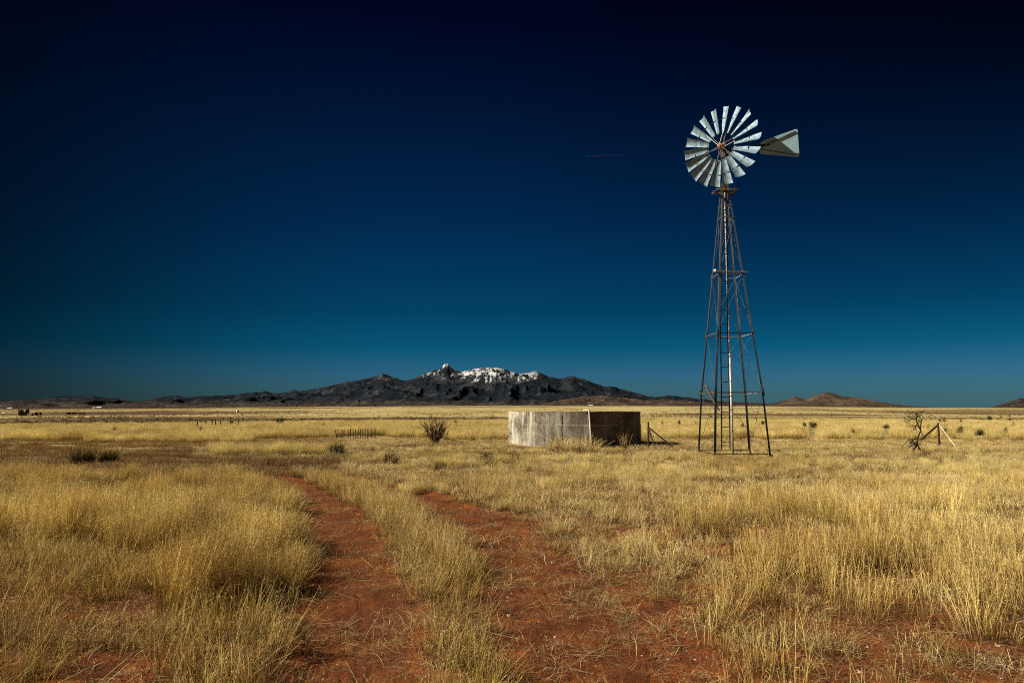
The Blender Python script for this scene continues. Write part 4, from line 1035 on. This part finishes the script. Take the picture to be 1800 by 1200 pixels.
kT = variants('tall', M['gold'], 8, 100, ns=58, R0=.10, hmin=.26, hmax=.60, lean=.26, wd=.0036, seg=4, seeds=8, curl=.22, seedlen=.04)
kP = variants('plume', M['pale'], 6, 130, ns=90, R0=.24, hmin=.34, hmax=.58, lean=.20, wd=.0062, seg=3, seeds=5, curl=.2, seedlen=.06)
kR = variants('reedy', M['gold'], 8, 160, ns=20, R0=.11, hmin=.22, hmax=.58, lean=.2, wd=.004, seg=4, seeds=6, curl=.2, seedlen=.03)
kW = variants('wiry', M['wiry'], 8, 190, ns=34, R0=.08, hmin=.10, hmax=.38, lean=.55, wd=.0036, seg=4, seeds=4, curl=.45, seedlen=.025)
kC = variants('clump', M['straw'], 8, 205, ns=60, R0=.09, hmin=.12, hmax=.36, lean=.45, wd=.0045, seg=3, seeds=4, curl=.35, seedlen=.03)
kS = variants('short', M['straw'], 6, 220, ns=34, R0=.12, hmin=.04, hmax=.17, lean=.8, wd=.006, seg=3, seeds=2, curl=.6, seedlen=.02)
kB = variants('brown', M['brown'], 5, 250, ns=38, R0=.13, hmin=.05, hmax=.18, lean=.7, wd=.006, seg=3, seeds=2, curl=.5, seedlen=.02)
kL = variants('litter', M['grey'], 8, 280, ns=30, R0=.15, hmin=.05, hmax=.22, lean=2.6, wd=.0045, seg=3, seeds=0, curl=.8, flat=.65, drop=.4)
kF = variants('stalk', M['straw'], 6, 310, ns=3, R0=.18, hmin=.25, hmax=.60, lean=4, wd=.0055, seg=4, seeds=4, curl=.25, flat=.88, drop=.1)
kM = variants('mat', M['grey'], 5, 340, ns=110, R0=.18, hmin=.02, hmax=.06, lean=2.0, wd=.0035, seg=2, seeds=0, curl=.8)
def tuss(x, y, f, s):      # 0..1 tussock pattern
    return vn(x * f + 3.1, y * f, s) * .6 + vn(x * f * 2.3, y * f * 2.3, s + 1) * .4

# 1 tall feathery stand on the left
POLY_L = [(-500, 846), (60, 848), (300, 845), (470, 846), (512, 868), (535, 900), (552, 950), (562, 1000), (530, 1040), (470, 1050), (400, 1075), (320, 1100), (290, 1040), (262, 985), (150, 955), (60, 965), (-60, 985), (-500, 1000)]
x, y = field(5, 16, 58); px, py = pxj(x, y, 13); rw = rut_w(x, y); k = inpoly(px, py, POLY_L) & (rw < -.12)
gap = fbm(x * .9, y * .9, 4, 91); k &= (rng.rand(len(x)) < .10 + .9 * sstep(.38, .54, gap)); tz = tuss(x, y, 2.0, 31); k &= (rng.rand(len(x)) < .12 + 1.1 * sstep(.28, .52, tz)); x, y, gap, rw, tz = x[k], y[k], gap[k], rw[k], tz[k]
hv = (.62 + .50 * sstep(.3, .65, gap)) * (.72 + .5 * sstep(.3, .75, tz)); hv *= np.interp(y, [5, 8, 11, 13, 15], [.85, .95, .88, .70, .62]) * np.interp(-rw, [.1, .5], [.6, 1])
scatter('tall_grass', 'dense golden feathery tall grass in the stand on the left', x, y, .85, 1.15, kT, .09, .08, hv)
# 2 sparse wiry bottom left
x, y = field(3.3, 9.5, 34); px, py = pxj(x, y, 14, 5); g = fbm(x * 1.3 + 4, y * 1.3, 4, 93)
k = (px < 560) & (py > 950) & (rut_w(x, y) < -.12) & (rng.rand(len(x)) < .05 + .90 * sstep(.48, .62, g + .07 * ((px > 290) & (px < 500)))); x, y = x[k], y[k]
scatter('wiry_grass', 'thin wiry grey green grass over red soil at the lower left', x, y, .7, 1.25, kW, .18, .04)
x, y = field(3.3, 8, 20); px, py = pxj(x, y, 14, 5); k = (px > 285) & (px < 520) & (py > 1030) & (rut_w(x, y) < -.15) & (rng.rand(len(x)) < .6); x, y = x[k], y[k]
scatter('upright_stems', 'upright straw stems in the lower left foreground beside the rut', x, y, .55, .85, kR, .14, .05)
# 3 median strip
x, y = field(3.3, 16, 85)
MED = curve([(515, 838), (560, 850), (615, 868), (665, 895), (720, 935), (775, 985), (820, 1050), (850, 1120), (870, 1200), (880, 1330)])
dd = dist_curve(x, y, MED) + (fbm(x * 2.2, y * 2.2, 3, 15) - .5) * .55
k = (dd < .48) & (rut_w(x, y) < .06) & (rng.rand(len(x)) < (1.0 - dd * 1.5) * (.35 + 1.0 * sstep(.3, .55, tuss(x, y, 2.0, 47)))); x, y = x[k], y[k]
scatter('median_grass', 'pale wiry grass on the strip between the two wheel ruts', x, y, .65, 1.1, kW, .16, .05, np.interp(y, [4, 9, 12, 15], [1.0, .9, 1.0, 1.1]))
x, y = field(4.5, 17, 18); dd = dist_curve(x, y, MED); k = (dd < .38) & (rut_w(x, y) < 0) & (rng.rand(len(x)) < np.interp(y, [4.5, 10, 12], [.3, .5, 1]) * (.2 + sstep(.35, .6, tuss(x, y, 1.6, 52)))); x, y = x[k], y[k]
scatter('strip_grass', 'golden upright grass at the far end of the strip between the ruts', x, y, .6, .9, kC, .1, .04, 1.25)
# 4 reedy stand on the right
POLY_R = [(1120, 1000), (1180, 950), (1270, 890), (1400, 862), (1560, 842), (2300, 838), (2500, 1110), (1800, 1070), (1720, 1130), (1560, 1090), (1380, 1130), (1250, 1120), (1160, 1080)]
x, y = field(4.2, 18, 50); px, py = pxj(x, y, 18, 9); g = fbm(x * .9, y * .9, 4, 95)
k = inpoly(px, py, POLY_R) & (rut_w(x, y) < -.1) & (rng.rand(len(x)) < .04 + .95 * sstep(.41, .56, g - .05 * sstep(7.5, 5, y))); tz = tuss(x, y, 1.7, 61); k &= (rng.rand(len(x)) < .05 + 1.1 * sstep(.34, .56, tz)); x, y, g, tz = x[k], y[k], g[k], tz[k]
scatter('reedy_grass', 'golden thin stemmed grass standing over the right foreground', x, y, .75, 1.1, kR, .12, .02, (.62 + .45 * sstep(.35, .65, g)) * (.70 + .5 * sstep(.3, .75, tz)) * np.interp(y, [5, 8, 11, 13, 17], [.9, .95, .80, .65, .5]))
x, y = field(3.4, 6.5, 12); px, py = pxj(x, y, 14, 9); k = (px > 1250) & (fbm(x * 1.3, y * 1.3, 3, 96) > .5); x, y = x[k], y[k]
scatter('sparse_stems', 'few thin upright stems over red soil at the lower right', x, y, .6, .9, kR, .16, .02)
# 5 clumps right of the track and across the middle
x, y = field(5.5, 26, 40, 16); px, py = pxj(x, y, 10, 13); g = fbm(x * .8, y * .8, 4, 97)
k = (px > 600) & (rut_w(x, y) < -.12) & ((px < 1350) | (y > 12)) & (rng.rand(len(x)) < .04 + .9 * sstep(.48, .60, g + np.interp(y, [5, 9, 12], [-.03, .0, .02]))) & obstacle(x, y) & (rng.rand(len(x)) < .05 + 1.1 * sstep(.38, .56, tuss(x, y, 1.3, 71))); x, y = x[k], y[k]
scatter('clump_grass', 'scattered straw clumps right of the track and before the tank', x, y, .6, 1.0, kC, .14, .05, np.interp(y, [6, 12, 24], [.9, .9, .65]))
x, y = field(7, 22, 8); g = fbm(x * .7 + 5, y * .7, 3, 197); px, py = to_px(x, y); k = (g > .60) & (px > 700) & (px < 1500) & (rut_w(x, y) < -.2); x, y = x[k], y[k]
scatter('golden_clumps', 'golden upright clumps standing out of the turf in the middle ground', x, y, .5, .8, kT, .12, .05)
x, y = field(13, 28, 9); g = fbm(x * .35, y * .7, 4, 98); px, py = to_px(x, y)
k = (g > .54) & (px > 620) & obstacle(x, y); x, y = x[k], y[k]
scatter('pale_clumps', 'pale clumps of dry grass round the feet of the windmill', x, y, .3, .5, kP, .1, .03)
# 6 short turf of the middle ground
x, y = field(11, 40, 44, 18); px, py = pxj(x, y, 8, 17); g = fbm(x * .6, y * 1.2, 4, 180)
k = (rut_w(x, y) < -.05) & obstacle(x, y) & (rng.rand(len(x)) < .22 + sstep(.38, .56, g)) & (rng.rand(len(x)) < .16 + 1.1 * sstep(.32, .52, tuss(x, y, 1.5, 81))); left = (px < 600) & (py > 775)
left = left & ~((px > 340) & (px < 600) & (py > 787) & (py < 806))
kb = k & left; ks = k & ~left
scatter('brown_turf', 'short reddish brown dry turf across the left middle ground', x[kb], y[kb], .8, 1.3, kB, .15)
scatter('short_turf', 'short pale straw turf across the middle ground', x[ks], y[ks], .7, 1.25, kS, .15)
# 7 short turf and litter of the near ground
x, y = field(3.2, 12.5, 90); g = fbm(x * 1.3, y * 1.6, 4, 99); rw = rut_w(x, y); rn = rng.rand(len(x))
k = np.where(rw < -.05, rn < .12 + .8 * sstep(.40, .56, g), rn < (.05 + .80 * sstep(.46, .58, g)) * np.interp(y, [4, 7, 10], [1, .8, .35]))
scatter('dry_litter', 'grey dry stalk litter lying on the red soil', x[k], y[k], .5, 1.1, kL, .1)
x, y = field(3.2, 12.5, 26); g = fbm(x * 1.0 + 7, y * 1.0, 4, 120); rw = rut_w(x, y); k = (g > np.interp(y, [3, 12], [.54, .42])) & (rw < -.08)
scatter('short_tufts', 'short straw tufts between the taller grasses', x[k], y[k], .5, 1.1, kS, .2)
x, y = field(4, 12, 7); g = fbm(x * 1.2 + 9, y * 1.2, 3, 121); px, py = to_px(x, y); k = (g > .50) & (rut_w(x, y) < .05) & (px > 700); x, y = x[k], y[k]
scatter('small_wiry_tufts', 'small splayed wiry tufts on the red soil right of the track', x, y, .5, .95, kW, .3)
x, y = field(3.2, 14, 7)
scatter('fallen_stalks', 'long bleached stalks fallen across the soil', x, y, .7, 1.2, kF, .05)
x, y = field(3.2, 10, 18); g = fbm(x * 1.6 + 2, y * 2.6, 3, 125); k = g > .60; x, y = x[k], y[k]
scatter('ground_mat', 'low grey green mat forming weeds on the track and soil', x, y, .6, 1.2, kM, .05)
# 8 the pale meadow
x, y = field(31, 108, 7.5, 1.6); px, py = to_px(x, y)
r_ = np.hypot(x, y); crest = np.interp(np.clip(px_of_az(x, y), -300, 2100), [-300, 300, 900, 1500, 2100], [62, 66, 80, 92, 98]) + 6
front = 34.5 + 5 * (fbm(x * .12, y * .02, 3, 130) - .5) * 2 + np.interp(px, [0, 560, 600, 670, 700, 1400, 1800], [1, 2, 5, 5, 2, 3.5, 2])
k = (y > front) & (r_ < crest) & (np.hypot(x - TCX, y - TCY) > TR + .6)
for cx_, cw_, cyy in CLEAR: k &= ~((np.abs(px - cx_) < cw_ * .62 + 2) & (y < cyy + .4))
x, y = x[k], y[k]
scatter('meadow_grass', 'broad pale yellow meadow of even tall grass behind the tank', x, y, .85, 1.2, kP, .07, .05, np.interp(y, [34, 60, 100], [.9, .9, .85]))
# bright strips on the left
x, y = field(22, 40, 14); px, py = pxj(x, y, 5, 22); k = ((px > 150) & (px < 440) & (py > 772) & (py < 778)) | ((px > 370) & (px < 600) & (py > 792) & (py < 800)); x, y = x[k], y[k]
scatter('pale_strip', 'bright bleached grass strips in the left field', x, y, .55, .85, kP, .08, .05)

# 9 pebbles
me_p = []
pcol = bpy.data.collections.new('pebble_kinds')
pm = simple('pale_pebble', [(.35, (.30, .16, .10)), (.6, (.62, .50, .42))], 3, rough=.8)
t_ = pm.node_tree; 
for s in range(4):
    rs = np.random.RandomState(400 + s)
    bv = [(0, 0, 1), (1, 0, 0), (0, 1, 0), (-1, 0, 0), (0, -1, 0), (0, 0, -1)]; bv = [tuple(np.array(v) * rs.uniform(.6, 1.2, 3) * (1, .8, .6)) for v in bv]
    me = bpy.data.meshes.new('pebble'); me.from_pydata(bv, [], [(0, 1, 2), (0, 2, 3), (0, 3, 4), (0, 4, 1), (5, 2, 1), (5, 3, 2), (5, 4, 3), (5, 1, 4)]); me.materials.append(pm)
    pcol.objects.link(bpy.data.objects.new('pebble', me))
x, y = field(3.2, 10, 60); g = fbm(x * .9, y * .9, 3, 140); px, py = to_px(x, y); k = ((g > .52) & (px > 880) & (px < 1500)) | (rng.rand(len(x)) < .22); x, y = x[k], y[k]
o = scatter('pebbles', 'small pale pebbles strewn on the red soil', x, y, .003, .011, (pcol, 4), .3)
x, y = field(3.2, 8, 3); o = scatter('stones', 'few larger pale stones on the red soil', x, y, .012, .022, (pcol, 4), .3)
ccol = bpy.data.collections.new('clod_kinds')
for s_ in range(3):
    rs = np.random.RandomState(440 + s_)
    bv = [tuple(np.array(v) * rs.uniform(.6, 1.3, 3) * (1, .9, .7)) for v in [(0, 0, 1), (1, 0, 0), (0, 1, 0), (-1, 0, 0), (0, -1, 0), (0, 0, -1)]]
    me = bpy.data.meshes.new('clod'); me.from_pydata(bv, [], [(0, 1, 2), (0, 2, 3), (0, 3, 4), (0, 4, 1), (5, 2, 1), (5, 3, 2), (5, 4, 3), (5, 1, 4)]); me.materials.append(tm)
    ccol.objects.link(bpy.data.objects.new('clod', me))
x, y = field(3.2, 12, 420, 120); g = fbm(x * 1.5, y * 3, 4, 150); k = (rng.rand(len(x)) < .12 + sstep(.45, .6, g)) & (rut_w(x, y) > -.9); x, y = x[k], y[k]
scatter('soil_clods', 'crumbs and small clods of red soil in and beside the wheel ruts', x, y, .003, .012, (ccol, 3), .4)
x, y = field(3.2, 13, 60); g = fbm(x * 1.1 + 30, y * 2.2, 4, 160); k = (rng.rand(len(x)) < .05 + .8 * sstep(.50, .60, g)); x, y = x[k], y[k]
scatter('fine_straw', 'fine broken straw strewn over the soil and the track', x, y, .35, .7, kL, .1)
scol = bpy.data.collections.new('scrub_kinds')
scm = [simple('scrub_leaf', [(.35, (.10, .075, .03)), (.6, (.18, .14, .06))], 2, rough=1, bump=0), simple('dry_clump', [(.35, (.30, .21, .09)), (.6, (.46, .35, .15))], 2, rough=1, bump=0)]
for s_ in range(4):
    V, F = leaf_cloud(110, 1, .8, .2, np.random.RandomState(470 + s_), 5); me = me_np('scrub', V, F); me.materials.append(scm[s_ % 2]); scol.objects.link(bpy.data.objects.new('scrub', me))
n = 16000; d = np.exp(rng.uniform(math.log(125), math.log(1300), n)); a = rng.uniform(-.8, .8, n); y = d / np.sqrt(1 + a * a); x = a * y
g = fbm(x / 45, y / 110, 4, 510); k = rng.rand(n) < .15 + .9 * sstep(.45, .62, g); x, y, d = x[k], y[k], d[k]
scatter('far_scrub', 'low brown scrub and grass clumps speckling the far plain', x, y, .28, .75, (scol, 4), .05, 0, np.interp(np.hypot(x, y), [125, 500, 1300], [.8, 1.1, 1.6]))
